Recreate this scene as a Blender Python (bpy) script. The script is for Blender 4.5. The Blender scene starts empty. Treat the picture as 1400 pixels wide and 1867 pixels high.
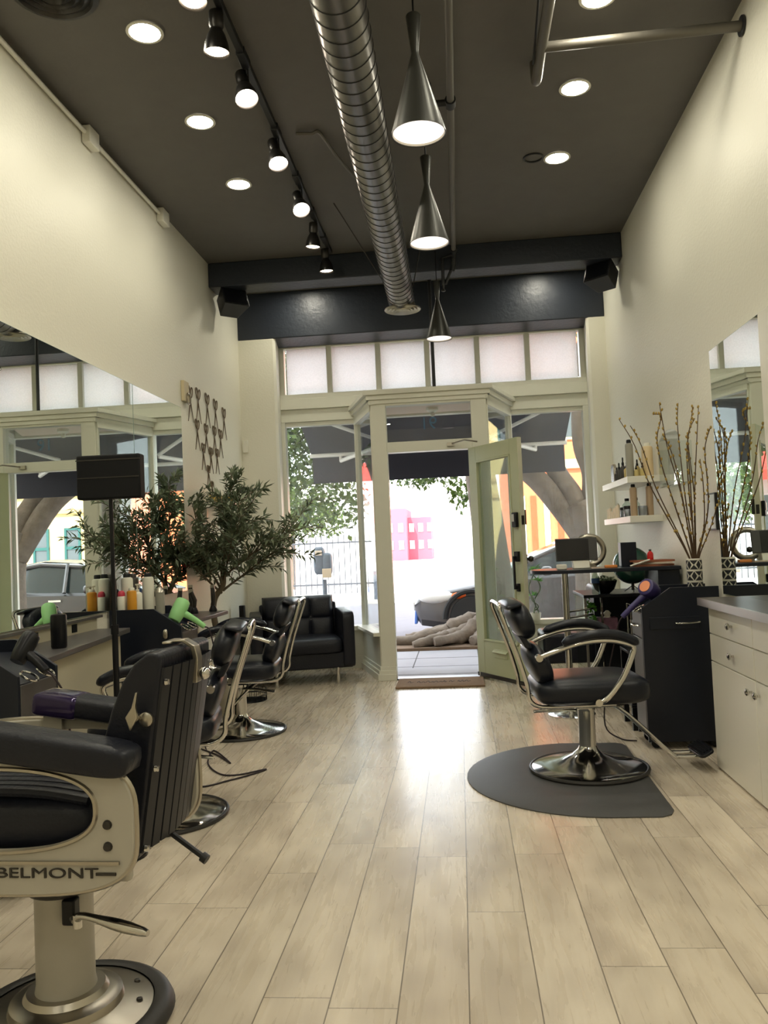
import bpy, bmesh, math, random
from mathutils import Vector, Matrix, Euler

R = random.Random(7)
S = bpy.context.scene
C = S.collection
PI = math.pi

# ------------------------------------------------------------------ camera, sky, sun, exposure
def make_camera():
    y, p, r = math.radians(-5.15), math.radians(2.265), math.radians(-2.524)
    cy, sy, cp, sp, cr, sr = math.cos(y), math.sin(y), math.cos(p), math.sin(p), math.cos(r), math.sin(r)
    fw = Vector((sy * cp, cy * cp, sp)); rt = Vector((cy, -sy, 0)); up = rt.cross(fw)
    r2 = rt * cr + up * sr; u2 = -rt * sr + up * cr
    cam = bpy.data.cameras.new('camera'); o = bpy.data.objects.new('camera', cam); C.objects.link(o)
    m = Matrix((r2, u2, -fw)).transposed().to_4x4(); m.translation = (0, 0, 1.3)
    o.matrix_world = m
    cam.sensor_fit = 'HORIZONTAL'; cam.sensor_width = 36; cam.lens = 1500 / 1400 * 36
    cam.clip_start = .02; cam.clip_end = 500
    S.camera = o
make_camera()
S.view_settings.view_transform = 'Standard'; S.view_settings.look = 'None'
S.view_settings.gamma = 1; S.view_settings.use_curve_mapping = False
S.view_settings.exposure = 0.85
S.cycles.max_bounces = 8; S.cycles.transparent_max_bounces = 16
S.cycles.caustics_reflective = False; S.cycles.caustics_refractive = False
S.cycles.sample_clamp_indirect = 6

LAMP = 80.0        # radiance of a ceiling downlight lens
SKY = 3.7
SUN = 6.0
w = bpy.data.worlds.new('sky'); S.world = w; w.use_nodes = True
bg = w.node_tree.nodes['Background']; bg.inputs[0].default_value = (.86, .93, 1, 1); bg.inputs[1].default_value = SKY
sl = bpy.data.lights.new('sun', 'SUN'); sl.energy = SUN; sl.angle = .01; sl.color = (1, .95, .86)
so = bpy.data.objects.new('sun', sl); C.objects.link(so)
so.rotation_euler = Vector((.25, .66, -.70)).to_track_quat('-Z', 'Y').to_euler(); so.location = (-6, -8, 20)

# ------------------------------------------------------------------ materials
def lin(c):
    return tuple(((v / 255) / 12.92 if v / 255 <= .04045 else ((v / 255 + .055) / 1.055) ** 2.4) for v in c) + (1,)
MATS = {}
def mat(name, rgb, rough=.5, metal=0, var=.0, vscale=8, bump=0, bscale=60, spec=.5, emit=None, estr=0, coat=0, trans=0, ior=1.45):
    m = bpy.data.materials.new(name); m.use_nodes = True; nt = m.node_tree; b = nt.nodes['Principled BSDF']
    c = lin(rgb)
    b.inputs['Base Color'].default_value = c; b.inputs['Roughness'].default_value = rough
    b.inputs['Metallic'].default_value = metal; b.inputs['Specular IOR Level'].default_value = spec
    b.inputs['Coat Weight'].default_value = coat; b.inputs['Transmission Weight'].default_value = trans; b.inputs['IOR'].default_value = ior
    tc = nt.nodes.new('ShaderNodeTexCoord')
    if var:
        n = nt.nodes.new('ShaderNodeTexNoise'); n.inputs['Scale'].default_value = vscale; n.inputs['Detail'].default_value = 4
        nt.links.new(tc.outputs['Object'], n.inputs['Vector'])
        mx = nt.nodes.new('ShaderNodeMix'); mx.data_type = 'RGBA'
        mx.inputs[6].default_value = tuple(max(0, v * (1 - var)) for v in c[:3]) + (1,)
        mx.inputs[7].default_value = tuple(min(1, v * (1 + var)) for v in c[:3]) + (1,)
        nt.links.new(n.outputs['Fac'], mx.inputs[0]); nt.links.new(mx.outputs[2], b.inputs['Base Color'])
    if bump:
        n = nt.nodes.new('ShaderNodeTexNoise'); n.inputs['Scale'].default_value = bscale; n.inputs['Detail'].default_value = 3
        nt.links.new(tc.outputs['Object'], n.inputs['Vector'])
        bp = nt.nodes.new('ShaderNodeBump'); bp.inputs['Strength'].default_value = bump; bp.inputs['Distance'].default_value = .01
        nt.links.new(n.outputs['Fac'], bp.inputs['Height']); nt.links.new(bp.outputs[0], b.inputs['Normal'])
    if emit:
        b.inputs['Emission Color'].default_value = lin(emit); b.inputs['Emission Strength'].default_value = estr
    MATS[name] = m
    return m

def glass_mat(name, tint=(255, 255, 255), ior=1.5, dirt=0.0):
    m = bpy.data.materials.new(name); m.use_nodes = True; nt = m.node_tree; nt.nodes.clear()
    out = nt.nodes.new('ShaderNodeOutputMaterial'); t = nt.nodes.new('ShaderNodeBsdfTransparent'); g = nt.nodes.new('ShaderNodeBsdfGlossy')
    t.inputs[0].default_value = lin(tint); g.inputs['Roughness'].default_value = .0
    lw = nt.nodes.new('ShaderNodeLayerWeight'); lw.inputs[0].default_value = .5
    pw_ = nt.nodes.new('ShaderNodeMath'); pw_.operation = 'POWER'; pw_.inputs[1].default_value = 5; nt.links.new(lw.outputs['Facing'], pw_.inputs[0])
    f = nt.nodes.new('ShaderNodeMapRange'); f.inputs[3].default_value = ((ior - 1) / (ior + 1)) ** 2; f.inputs[4].default_value = 1; nt.links.new(pw_.outputs[0], f.inputs[0])
    mx = nt.nodes.new('ShaderNodeMixShader')
    nt.links.new(f.outputs[0], mx.inputs[0]); nt.links.new(t.outputs[0], mx.inputs[1]); nt.links.new(g.outputs[0], mx.inputs[2])
    last = mx
    if dirt:
        d = nt.nodes.new('ShaderNodeBsdfTranslucent'); d.inputs[0].default_value = (.9, .92, .95, 1)
        tc = nt.nodes.new('ShaderNodeTexCoord'); n = nt.nodes.new('ShaderNodeTexNoise'); n.inputs['Scale'].default_value = 3; n.inputs['Detail'].default_value = 6
        nt.links.new(tc.outputs['Object'], n.inputs['Vector'])
        mu = nt.nodes.new('ShaderNodeMath'); mu.operation = 'MULTIPLY'; mu.inputs[1].default_value = dirt
        nt.links.new(n.outputs['Fac'], mu.inputs[0])
        m2 = nt.nodes.new('ShaderNodeMixShader')
        nt.links.new(mu.outputs[0], m2.inputs[0]); nt.links.new(mx.outputs[0], m2.inputs[1]); nt.links.new(d.outputs[0], m2.inputs[2]); last = m2
    nt.links.new(last.outputs[0], out.inputs[0])
    MATS[name] = m
    return m

def frosted_mat():
    m = bpy.data.materials.new('frosted_glass'); m.use_nodes = True; nt = m.node_tree; nt.nodes.clear()
    out = nt.nodes.new('ShaderNodeOutputMaterial'); t = nt.nodes.new('ShaderNodeBsdfTransparent'); d = nt.nodes.new('ShaderNodeBsdfTranslucent')
    d.inputs[0].default_value = (.62, .60, .59, 1)
    tc = nt.nodes.new('ShaderNodeTexCoord'); n = nt.nodes.new('ShaderNodeTexVoronoi'); n.inputs['Scale'].default_value = 75
    nt.links.new(tc.outputs['Object'], n.inputs['Vector'])
    mp = nt.nodes.new('ShaderNodeMapRange'); mp.inputs[1].default_value = 0; mp.inputs[2].default_value = .7; mp.inputs[3].default_value = .0; mp.inputs[4].default_value = .13
    nt.links.new(n.outputs['Distance'], mp.inputs[0])
    mx = nt.nodes.new('ShaderNodeMixShader')
    nt.links.new(mp.outputs[0], mx.inputs[0]); nt.links.new(d.outputs[0], mx.inputs[1]); nt.links.new(t.outputs[0], mx.inputs[2])
    nt.links.new(mx.outputs[0], out.inputs[0]); MATS['frosted_glass'] = m
    return m

def leaf_mat(name, a, b, trans=.35):
    m = bpy.data.materials.new(name); m.use_nodes = True; nt = m.node_tree; nt.nodes.clear()
    out = nt.nodes.new('ShaderNodeOutputMaterial'); p = nt.nodes.new('ShaderNodeBsdfPrincipled'); t = nt.nodes.new('ShaderNodeBsdfTranslucent')
    tc = nt.nodes.new('ShaderNodeTexCoord'); n = nt.nodes.new('ShaderNodeTexNoise'); n.inputs['Scale'].default_value = 9
    nt.links.new(tc.outputs['Object'], n.inputs['Vector'])
    cr = nt.nodes.new('ShaderNodeValToRGB'); cr.color_ramp.elements[0].color = lin(a); cr.color_ramp.elements[1].color = lin(b)
    cr.color_ramp.elements[0].position = .35; cr.color_ramp.elements[1].position = .65
    nt.links.new(n.outputs['Fac'], cr.inputs[0]); nt.links.new(cr.outputs[0], p.inputs['Base Color']); nt.links.new(cr.outputs[0], t.inputs[0])
    p.inputs['Roughness'].default_value = .45
    mx = nt.nodes.new('ShaderNodeMixShader'); mx.inputs[0].default_value = trans
    nt.links.new(p.outputs[0], mx.inputs[1]); nt.links.new(t.outputs[0], mx.inputs[2]); nt.links.new(mx.outputs[0], out.inputs[0])
    MATS[name] = m
    return m

def plank_mat():
    m = bpy.data.materials.new('plank_floor'); m.use_nodes = True; nt = m.node_tree; L = nt.links; b = nt.nodes['Principled BSDF']
    N = lambda t: nt.nodes.new(t)
    tc = N('ShaderNodeTexCoord'); sp = N('ShaderNodeSeparateXYZ'); L.new(tc.outputs['Object'], sp.inputs[0])
    def M(op, a, bv=None):
        n = N('ShaderNodeMath'); n.operation = op
        for i, v in enumerate((a, bv)):
            if v is None: continue
            if isinstance(v, (int, float)): n.inputs[i].default_value = v
            else: L.new(v, n.inputs[i])
        return n.outputs[0]
    u = M('DIVIDE', M('ADD', sp.outputs[0], .034), .199)
    row = M('FLOOR', u); fu = M('FRACT', u)
    wn = N('ShaderNodeTexWhiteNoise'); wn.noise_dimensions = '1D'; L.new(row, wn.inputs['W'])
    v = M('ADD', M('DIVIDE', sp.outputs[1], 1.22), wn.outputs['Value'])
    col = M('FLOOR', v); fv = M('FRACT', v)
    idn = M('ADD', M('MULTIPLY', row, 17.3), M('MULTIPLY', col, 5.7))
    w2 = N('ShaderNodeTexWhiteNoise'); w2.noise_dimensions = '1D'; L.new(idn, w2.inputs['W'])
    # grain coordinates differ for each plank
    cb = N('ShaderNodeCombineXYZ'); L.new(M('MULTIPLY', sp.outputs[0], 16), cb.inputs[0]); L.new(M('MULTIPLY', sp.outputs[1], 1.3), cb.inputs[1]); L.new(M('MULTIPLY', w2.outputs['Value'], 40), cb.inputs[2])
    g = N('ShaderNodeTexNoise'); g.inputs['Scale'].default_value = 2.2; g.inputs['Detail'].default_value = 8; g.inputs['Distortion'].default_value = .8; L.new(cb.outputs[0], g.inputs['Vector'])
    cb2 = N('ShaderNodeCombineXYZ'); L.new(M('MULTIPLY', sp.outputs[0], 2.8), cb2.inputs[0]); L.new(M('MULTIPLY', sp.outputs[1], 1.35), cb2.inputs[1]); L.new(M('MULTIPLY', w2.outputs['Value'], 23), cb2.inputs[2])
    st = N('ShaderNodeTexNoise'); st.inputs['Scale'].default_value = 1.2; st.inputs['Detail'].default_value = 2; st.inputs['Roughness'].default_value = .7; L.new(cb2.outputs[0], st.inputs['Vector'])
    cr = N('ShaderNodeValToRGB'); e = cr.color_ramp.elements
    e[0].position = .25; e[0].color = lin((214, 200, 178)); e[1].position = .75; e[1].color = lin((226, 214, 195))
    L.new(g.outputs['Fac'], cr.inputs[0])
    cr2 = N('ShaderNodeValToRGB'); e = cr2.color_ramp.elements
    e[0].position = .30; e[0].color = (1, 1, 1, 1); e[1].position = .60; e[1].color = (0, 0, 0, 1)
    L.new(st.outputs['Fac'], cr2.inputs[0])
    mx = N('ShaderNodeMix'); mx.data_type = 'RGBA'; mx.inputs[7].default_value = lin((164, 150, 134))
    L.new(M('MULTIPLY', cr2.outputs[0], .6), mx.inputs[0]); L.new(cr.outputs[0], mx.inputs[6])
    hs = N('ShaderNodeHueSaturation'); L.new(mx.outputs[2], hs.inputs['Color']); L.new(M('ADD', M('MULTIPLY', w2.outputs['Value'], .16), .92), hs.inputs['Value'])
    # seams
    du = M('MINIMUM', fu, M('SUBTRACT', 1.0, fu)); dv = M('MINIMUM', fv, M('SUBTRACT', 1.0, fv))
    seam = M('MAXIMUM', M('LESS_THAN', du, .010), M('LESS_THAN', dv, .0013))
    m3 = N('ShaderNodeMix'); m3.data_type = 'RGBA'; L.new(M('MULTIPLY', seam, .8), m3.inputs[0]); L.new(hs.outputs[0], m3.inputs[6]); m3.inputs[7].default_value = lin((95, 84, 70))
    L.new(m3.outputs[2], b.inputs['Base Color'])
    ro = M('ADD', M('MULTIPLY', g.outputs['Fac'], .16), .20); L.new(ro, b.inputs['Roughness'])
    bp = N('ShaderNodeBump'); bp.inputs['Strength'].default_value = .25; bp.inputs['Distance'].default_value = .002
    L.new(M('SUBTRACT', M('MULTIPLY', g.outputs['Fac'], .25), seam), bp.inputs['Height']); L.new(bp.outputs[0], b.inputs['Normal'])
    MATS['plank_floor'] = m
    return m

plank_mat(); frosted_mat()
mat('wall_paint', (231, 228, 213), .45, bump=.22, bscale=55)
mat('trim_paint', (224, 223, 209), .4, var=.03)
mat('ceiling_paint', (100, 97, 93), .7, bump=.1, bscale=30, var=.08)
mat('beam_paint', (44, 49, 58), .42, bump=.35, bscale=26)
mat('black_paint', (30, 31, 33), .45)
mat('mirror', (236, 242, 236), .0, 1)
mat('mirror_edge', (150, 170, 160), .2)
mat('chrome', (205, 203, 198), .12, 1)
mat('satin_metal', (178, 172, 160), .3, 1)
mat('dark_metal', (70, 68, 66), .35, .9)
mat('galvanized', (128, 124, 119), .30, 1, var=.1, vscale=3)
mat('duct_seam', (32, 31, 30), .5, .3)
mat('black_vinyl', (24, 27, 36), .30, bump=.08, bscale=90, spec=.36)
mat('black_leather', (27, 29, 38), .36, bump=.2, bscale=70, spec=.34)
mat('black_plastic', (18, 19, 23), .30, spec=.3)
mat('black_matte', (17, 18, 21), .6, spec=.25)
mat('black_laminate', (27, 31, 41), .32, var=.1, vscale=20, spec=.35)
mat('grey_laminate', (82, 79, 78), .35, var=.1, vscale=40)
mat('white_cabinet', (232, 230, 218), .25)
mat('beige_panel', (205, 198, 175), .5)
mat('rubber_mat', (78, 78, 78), .55, bump=.1, bscale=150, var=.1)
mat('rubber_black', (48, 46, 44), .45)
mat('barber_grey', (172, 168, 157), .35, var=.05)
mat('barber_rear', (36, 37, 42), .38, spec=.35)
mat('purple_wrap', (46, 36, 70), .12, .3, var=.5, vscale=14)
mat('lamp_lens', (255, 255, 240), .5, emit=(255, 249, 228), estr=LAMP)
mat('track_lens', (255, 250, 240), .5, emit=(255, 236, 214), estr=26)
mat('track_lens_dim', (255, 250, 240), .5, emit=(255, 232, 200), estr=9)
mat('pendant_shade', (62, 62, 58), .35, .4)
mat('pendant_inner', (250, 246, 242), .5, emit=(255, 240, 232), estr=.75)
mat('pipe_grey', (100, 96, 88), .45, .3)
mat('white_plastic', (228, 226, 214), .4)
mat('olive_bark', (98, 86, 68), .8, bump=.5, bscale=40, var=.2)
mat('willow_bark', (84, 64, 44), .7)
mat('bud', (168, 140, 72), .7)
leaf_mat('olive_leaf', (78, 92, 70), (138, 148, 118), .25)
leaf_mat('tree_leaf', (46, 66, 30), (98, 120, 52), .35)
leaf_mat('bamboo_leaf', (70, 130, 50), (120, 180, 70), .4)
mat('door_green', (178, 182, 146), .4, var=.04)
mat('door_edge', (205, 203, 180), .5, var=.1)
glass_mat('window_glass', (250, 252, 250), 1.5, .05)
glass_mat('side_glass', (248, 251, 250), 1.6, .04)
glass_mat('door_glass', (236, 242, 238), 1.55, .16)
glass_mat('clear_glass', (228, 236, 232), 1.5)
glass_mat('acrylic', (247, 250, 249), 1.3)
mat('mat_coir', (142, 116, 92), .95, bump=.6, bscale=250, var=.15, vscale=40)
mat('mat_ink', (92, 74, 62), .95)
mat('numeral_blue', (78, 112, 146), .5)
mat('awning', (44, 44, 54), .8, bump=.05)
mat('white_metal', (225, 222, 216), .4)
mat('soffit', (224, 205, 188), .7)
mat('concrete', (150, 148, 152), .85, var=.08, vscale=6, bump=.1)
mat('joint', (70, 68, 68), .9)
mat('asphalt', (112, 110, 116), .9, var=.12, vscale=4)
mat('far_pavement', (205, 200, 195), .9)
mat('ficus_bark', (116, 104, 92), .85, bump=1.0, bscale=16, var=.4, vscale=9)
mat('soil', (112, 92, 74), .95, bump=.8, bscale=20, var=.3)
mat('orange_stucco', (228, 118, 76), .8, var=.05)
mat('orange_dark', (200, 74, 34), .8)
mat('cream_stone', (206, 182, 128), .8, var=.06)
mat('stone_line', (184, 156, 106), .8)
mat('teal_frame', (34, 82, 78), .5)
mat('red_brick', (204, 84, 98), .8)
mat('red_awning', (226, 60, 50), .7)
mat('pale_wall', (232, 226, 220), .8)
mat('window_dark', (74, 82, 84), .15)
mat('iron', (60, 62, 70), .5)
mat('car_paint', (78, 74, 73), .3, .3, coat=.5)
mat('car_glass', (46, 54, 54), .06)
mat('car_tyre', (38, 38, 38), .8)
mat('car_rim', (150, 148, 146), .35, .7)
mat('lamp_amber', (255, 110, 40), .3)
mat('headlight', (235, 235, 235), .1)
mat('car_blue', (90, 130, 215), .3)
mat('meter_grey', (96, 104, 116), .4, .3)
mat('meter_tan', (196, 176, 150), .6)
mat('sign_green', (140, 152, 128), .6)
mat('green_dryer', (152, 212, 142), .4)
mat('purple_dryer', (58, 50, 104), .35)
mat('copper', (214, 140, 104), .3, .7)
mat('globe_green', (38, 78, 66), .15, coat=.5)
mat('red_liquid', (196, 40, 40), .2)
mat('paper', (214, 196, 178), .7)
mat('magazine', (150, 92, 66), .5)
mat('orange_box', (226, 140, 70), .5)
mat('screen', (16, 16, 22), .18)
mat('bezel', (66, 66, 66), .35)
mat('tissue_pattern', (120, 84, 104), .6, var=.6, vscale=26)
mat('bottle_white', (222, 220, 205), .35)
mat('bottle_orange', (216, 150, 44), .3)
mat('bottle_blue', (48, 78, 124), .3)
mat('bottle_dark', (58, 54, 50), .35)
mat('bottle_grey', (156, 154, 142), .35)
mat('bottle_tan', (176, 152, 124), .4)
mat('bottle_cream', (222, 200, 160), .4)
mat('bottle_ivory', (240, 224, 200), .4)
mat('cap_red', (200, 60, 80), .35)
mat('jar_silver', (150, 156, 166), .25, .7)
mat('amber_liquid', (196, 178, 120), .15)
mat('tin_yellow', (222, 186, 90), .4)
mat('red_paint', (186, 36, 40), .35)
mat('scissor_dark', (104, 88, 68), .45, .3)
mat('box_tan', (196, 182, 150), .5)
mat('vase_white', (236, 232, 218), .35)
mat('vase_black', (34, 36, 42), .35)
mat('frame_black', (36, 36, 38), .4)
mat('picture', (200, 206, 204), .3, var=.2, vscale=14)
mat('cord', (40, 30, 36), .5)
mat('cord_grey', (150, 148, 140), .5)
mat('tree_pot', (206, 198, 180), .5)

# ------------------------------------------------------------------ mesh helpers
class MB:
    def __init__(s): s.bm = bmesh.new(); s.mi = 0
    def _face(s, vs):
        try:
            f = s.bm.faces.new(vs); f.material_index = s.mi; return f
        except ValueError: return None
    def box(s, a, b, M=None):
        x0, y0, z0 = a; x1, y1, z1 = b
        v = [Vector((x, y, z)) for z in (z0, z1) for y in (y0, y1) for x in (x0, x1)]
        if M is not None: v = [M @ q for q in v]
        v = [s.bm.verts.new(q) for q in v]
        for f in ((0, 2, 3, 1), (4, 5, 7, 6), (0, 1, 5, 4), (2, 6, 7, 3), (0, 4, 6, 2), (1, 3, 7, 5)): s._face([v[i] for i in f])
        return s
    def cbox(s, c, d, M=None):
        return s.box([c[i] - d[i] / 2 for i in range(3)], [c[i] + d[i] / 2 for i in range(3)], M)
    def prism(s, poly, h0, h1, plane='xy', M=None):
        f = {'xy': lambda a, b, h: (a, b, h), 'xz': lambda a, b, h: (a, h, b), 'yz': lambda a, b, h: (h, a, b)}[plane]
        P = lambda a, b, h: (M @ Vector(f(a, b, h))) if M is not None else Vector(f(a, b, h))
        lo = [s.bm.verts.new(P(a, b, h0)) for a, b in poly]; hi = [s.bm.verts.new(P(a, b, h1)) for a, b in poly]
        n = len(poly)
        s._face(lo[::-1]); s._face(hi)
        for i in range(n): s._face([lo[i], lo[(i + 1) % n], hi[(i + 1) % n], hi[i]])
        return s
    def ring(s, outer, inner, h0, h1, plane='xz', M=None):
        f = {'xy': lambda a, b, h: (a, b, h), 'xz': lambda a, b, h: (a, h, b), 'yz': lambda a, b, h: (h, a, b)}[plane]
        P = lambda q, h: (M @ Vector(f(q[0], q[1], h))) if M is not None else Vector(f(q[0], q[1], h))
        L = [[s.bm.verts.new(P(q, h)) for q in poly] for poly in (outer, inner) for h in (h0, h1)]
        n = len(outer)
        for i in range(n):
            j = (i + 1) % n
            s._face([L[0][i], L[0][j], L[2][j], L[2][i]]); s._face([L[1][i], L[3][i], L[3][j], L[1][j]])
            s._face([L[0][i], L[1][i], L[1][j], L[0][j]]); s._face([L[2][i], L[2][j], L[3][j], L[3][i]])
        return s
    def lathe(s, prof, n=24, M=None, cap=True):
        rings = []
        for r, z in prof:
            rg = []
            for k in range(n):
                a = 2 * PI * k / n
                q = Vector((r * math.cos(a), r * math.sin(a), z))
                rg.append(s.bm.verts.new(M @ q if M is not None else q))
            rings.append(rg)
        for i in range(len(rings) - 1):
            for k in range(n):
                j = (k + 1) % n
                s._face([rings[i][k], rings[i][j], rings[i + 1][j], rings[i + 1][k]])
        if cap:
            if prof[0][0] > 1e-5: s._face(rings[0][::-1])
            if prof[-1][0] > 1e-5: s._face(rings[-1])
        return s
    def tube(s, pts, r, n=10, closed=False, flat=1.0, upv=(0, 0, 1), cap=True):
        pts = [Vector(p) for p in pts]; m = len(pts)
        rs = r if isinstance(r, (list, tuple)) else [r] * m
        rings = []; prev = None
        for i in range(m):
            if closed: t = (pts[(i + 1) % m] - pts[i - 1])
            else: t = pts[min(i + 1, m - 1)] - pts[max(i - 1, 0)]
            t.normalize()
            if prev is None:
                a = Vector(upv) if abs(t.dot(Vector(upv))) < .95 else Vector((1, 0, 0))
            else: a = prev
            u = (a - t * a.dot(t)).normalized(); v = t.cross(u); prev = u
            rings.append([s.bm.verts.new(pts[i] + (u * math.cos(2 * PI * k / n) * flat + v * math.sin(2 * PI * k / n)) * rs[i]) for k in range(n)])
        for i in range(m if closed else m - 1):
            A = rings[i]; B = rings[(i + 1) % m]
            for k in range(n): s._face([A[k], A[(k + 1) % n], B[(k + 1) % n], B[k]])
        if not closed and cap: s._face(rings[0][::-1]); s._face(rings[-1])
        return s
    def cyl(s, p0, p1, r, n=16, r1=None): return s.tube([p0, p1], [r, r if r1 is None else r1], n)
    def sell(s, c, h, e1=.4, e2=.4, M=None, nu=24, nv=14):
        pw = lambda v, e: math.copysign(abs(v) ** e, v)
        rings = []
        for i in range(1, nv):
            ph = -PI / 2 + PI * i / nv
            rings.append([Vector((c[0] + h[0] * pw(math.cos(ph), e1) * pw(math.cos(2 * PI * k / nu), e2), c[1] + h[1] * pw(math.cos(ph), e1) * pw(math.sin(2 * PI * k / nu), e2), c[2] + h[2] * pw(math.sin(ph), e1))) for k in range(nu)])
        T = (lambda q: M @ q) if M is not None else (lambda q: q)
        V = [[s.bm.verts.new(T(q)) for q in rg] for rg in rings]
        b = s.bm.verts.new(T(Vector((c[0], c[1], c[2] - h[2])))); t = s.bm.verts.new(T(Vector((c[0], c[1], c[2] + h[2]))))
        for i in range(len(V) - 1):
            for k in range(nu): s._face([V[i][k], V[i][(k + 1) % nu], V[i + 1][(k + 1) % nu], V[i + 1][k]])
        for k in range(nu):
            s._face([b, V[0][(k + 1) % nu], V[0][k]]); s._face([t, V[-1][k], V[-1][(k + 1) % nu]])
        return s
    def ball(s, c, r, n=16): return s.sell(c, (r, r, r), 1, 1, None, n, max(8, n // 2))
    def quad(s, a, b, c, d): s._face([s.bm.verts.new(Vector(q)) for q in (a, b, c, d)]); return s
    def leaf(s, p, d, up, L, W):
        d = Vector(d).normalized(); up = Vector(up); sd = d.cross(up)
        if sd.length < 1e-4: sd = d.cross(Vector((1, 0, 0)))
        sd.normalize(); n = sd.cross(d); p = Vector(p)
        a = s.bm.verts.new(p); t = s.bm.verts.new(p + d * L - n * L * .12)
        l = s.bm.verts.new(p + d * L * .45 + sd * W + n * L * .04); r = s.bm.verts.new(p + d * L * .45 - sd * W + n * L * .04)
        s._face([a, r, t, l]); return s
    def build(s, name, m, parent=None, bev=0, seg=2, angle=40, loc=None, fix=True, sub=0):
        me = bpy.data.meshes.new(name)
        if fix: bmesh.ops.recalc_face_normals(s.bm, faces=s.bm.faces)
        for f in s.bm.faces: f.smooth = True
        s.bm.to_mesh(me); s.bm.free()
        try: me.set_sharp_from_angle(angle=math.radians(angle))
        except Exception: pass
        for q in (m if isinstance(m, (list, tuple)) else [m]): me.materials.append(MATS[q])
        o = bpy.data.objects.new(name, me); C.objects.link(o)
        if parent is not None: o.parent = parent
        if loc is not None: o.location = loc
        if bev:
            b = o.modifiers.new('bevel', 'BEVEL'); b.width = bev; b.segments = seg; b.limit_method = 'ANGLE'; b.angle_limit = math.radians(35); b.harden_normals = False
        if sub:
            u = o.modifiers.new('sub', 'SUBSURF'); u.levels = sub; u.render_levels = sub
        return o

def tag(o, label, cat, group=None, kind=None):
    if label: o['label'] = label
    if cat: o['category'] = cat
    if group: o['group'] = group
    if kind: o['kind'] = kind
    return o
def thing(name, label, cat, loc=(0, 0, 0), rotz=0, group=None):
    o = bpy.data.objects.new(name, None); o.empty_display_size = .1; C.objects.link(o)
    o.location = loc; o.rotation_euler = (0, 0, rotz)
    return tag(o, label, cat, group)
def struct(o):
    o['kind'] = 'structure'; return o
def copy_tree(o, parent=None):
    c = o.copy(); C.objects.link(c)
    if parent is not None: c.parent = parent
    for ch in list(o.children): copy_tree(ch, c)
    return c
def dup(o, loc, rotz, label, group=None):
    c = copy_tree(o); c.location = loc; c.rotation_euler = (0, 0, rotz); c['label'] = label
    if group: c['group'] = group
    return c
def smooth_path(pts, k=6):
    pts = [Vector(p) for p in pts]; out = []
    for i in range(len(pts) - 1):
        p0 = pts[max(i - 1, 0)]; p1 = pts[i]; p2 = pts[i + 1]; p3 = pts[min(i + 2, len(pts) - 1)]
        for j in range(k):
            t = j / k
            out.append(.5 * ((2 * p1) + (p2 - p0) * t + (2 * p0 - 5 * p1 + 4 * p2 - p3) * t * t + (3 * p1 - p0 - 3 * p2 + p3) * t ** 3))
    out.append(pts[-1]); return out
def text_part(name, body, size, m, parent, M, depth=.002, label=None):
    cu = bpy.data.curves.new(name, 'FONT'); cu.body = body; cu.size = size; cu.extrude = depth; cu.align_x = 'CENTER'; cu.align_y = 'CENTER'
    t = bpy.data.objects.new('tmp', cu); C.objects.link(t)
    bpy.context.view_layer.update()
    me = bpy.data.meshes.new_from_object(t.evaluated_get(bpy.context.evaluated_depsgraph_get()))
    bpy.data.objects.remove(t); bpy.data.curves.remove(cu)
    me.transform(M); me.materials.clear(); me.materials.append(MATS[m])
    o = bpy.data.objects.new(name, me); C.objects.link(o)
    if parent is not None: o.parent = parent
    return o
RotZ = lambda a: Matrix.Rotation(a, 4, 'Z')
RotY = lambda a: Matrix.Rotation(a, 4, 'Y')
RotX = lambda a: Matrix.Rotation(a, 4, 'X')
T = lambda *v: Matrix.Translation(v)

# ------------------------------------------------------------------ the room
XL, XR, YB, ZC = -2.2, 1.55, -3.2, 3.97
YP, YW, YD = 8.33, 8.8, 7.9        # pilaster face, window plane, door plane
struct(MB().prism([(XL, YB), (XR, YB), (XR, 8.86), (.61, 8.86), (.31, 7.95), (-.79, 7.95), (-1.08, 8.86), (XL, 8.86)], -.1, 0).build('floor', 'plank_floor'))
struct(MB().box((XL - .1, YB - .1, ZC), (XR + .1, 8.86, ZC + .15)).build('ceiling', 'ceiling_paint'))
struct(MB().box((XL - .15, YB, -.1), (XL, 8.9, ZC + .1)).build('wall_left', 'wall_paint'))
struct(MB().box((XR, YB, -.1), (XR + .15, 8.9, ZC + .1)).build('wall_right', 'wall_paint'))
struct(MB().box((XL - .15, YB - .15, -.1), (XR + .15, YB, ZC + .1)).build('wall_back', 'wall_paint'))
struct(MB().box((-9, YB, ZC + .16), (9, 8.9, 9.0)).build('building_upper', 'wall_paint'))
struct(MB().box((-9, YB, -.4), (XL - .16, 8.9, ZC + .15)).build('wall_neighbour_left', 'wall_paint'))
struct(MB().box((XR + .16, YB, -.4), (9, 8.9, ZC + .15)).build('wall_neighbour_right', 'wall_paint'))
struct(MB().box((XL, YP, 3.485), (XR, 8.9, ZC)).build('wall_front', 'beam_paint', bev=.01))
struct(MB().box((XL, 7.35, 3.745), (XR, 7.60, ZC)).build('trim_1', 'beam_paint', bev=.01))
struct(MB().prism([(XL, YP), (-1.835, YP), (-1.81, YP + .025), (-1.885, 8.9), (XL, 8.9)], 0, 3.485).build('trim_2', 'wall_paint'))
struct(MB().prism([(XR, YP), (1.39, YP), (1.365, YP + .025), (1.425, 8.9), (XR, 8.9)], 0, 3.485).build('trim_3', 'wall_paint'))
b = MB()
b.box((XL, 0, 0), (XL + .015, YP, .13)); b.box((XL, YP - .015, 0), (-1.82, YP, .13))
struct(b.build('baseboard_left', 'trim_paint', bev=.004))
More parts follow.
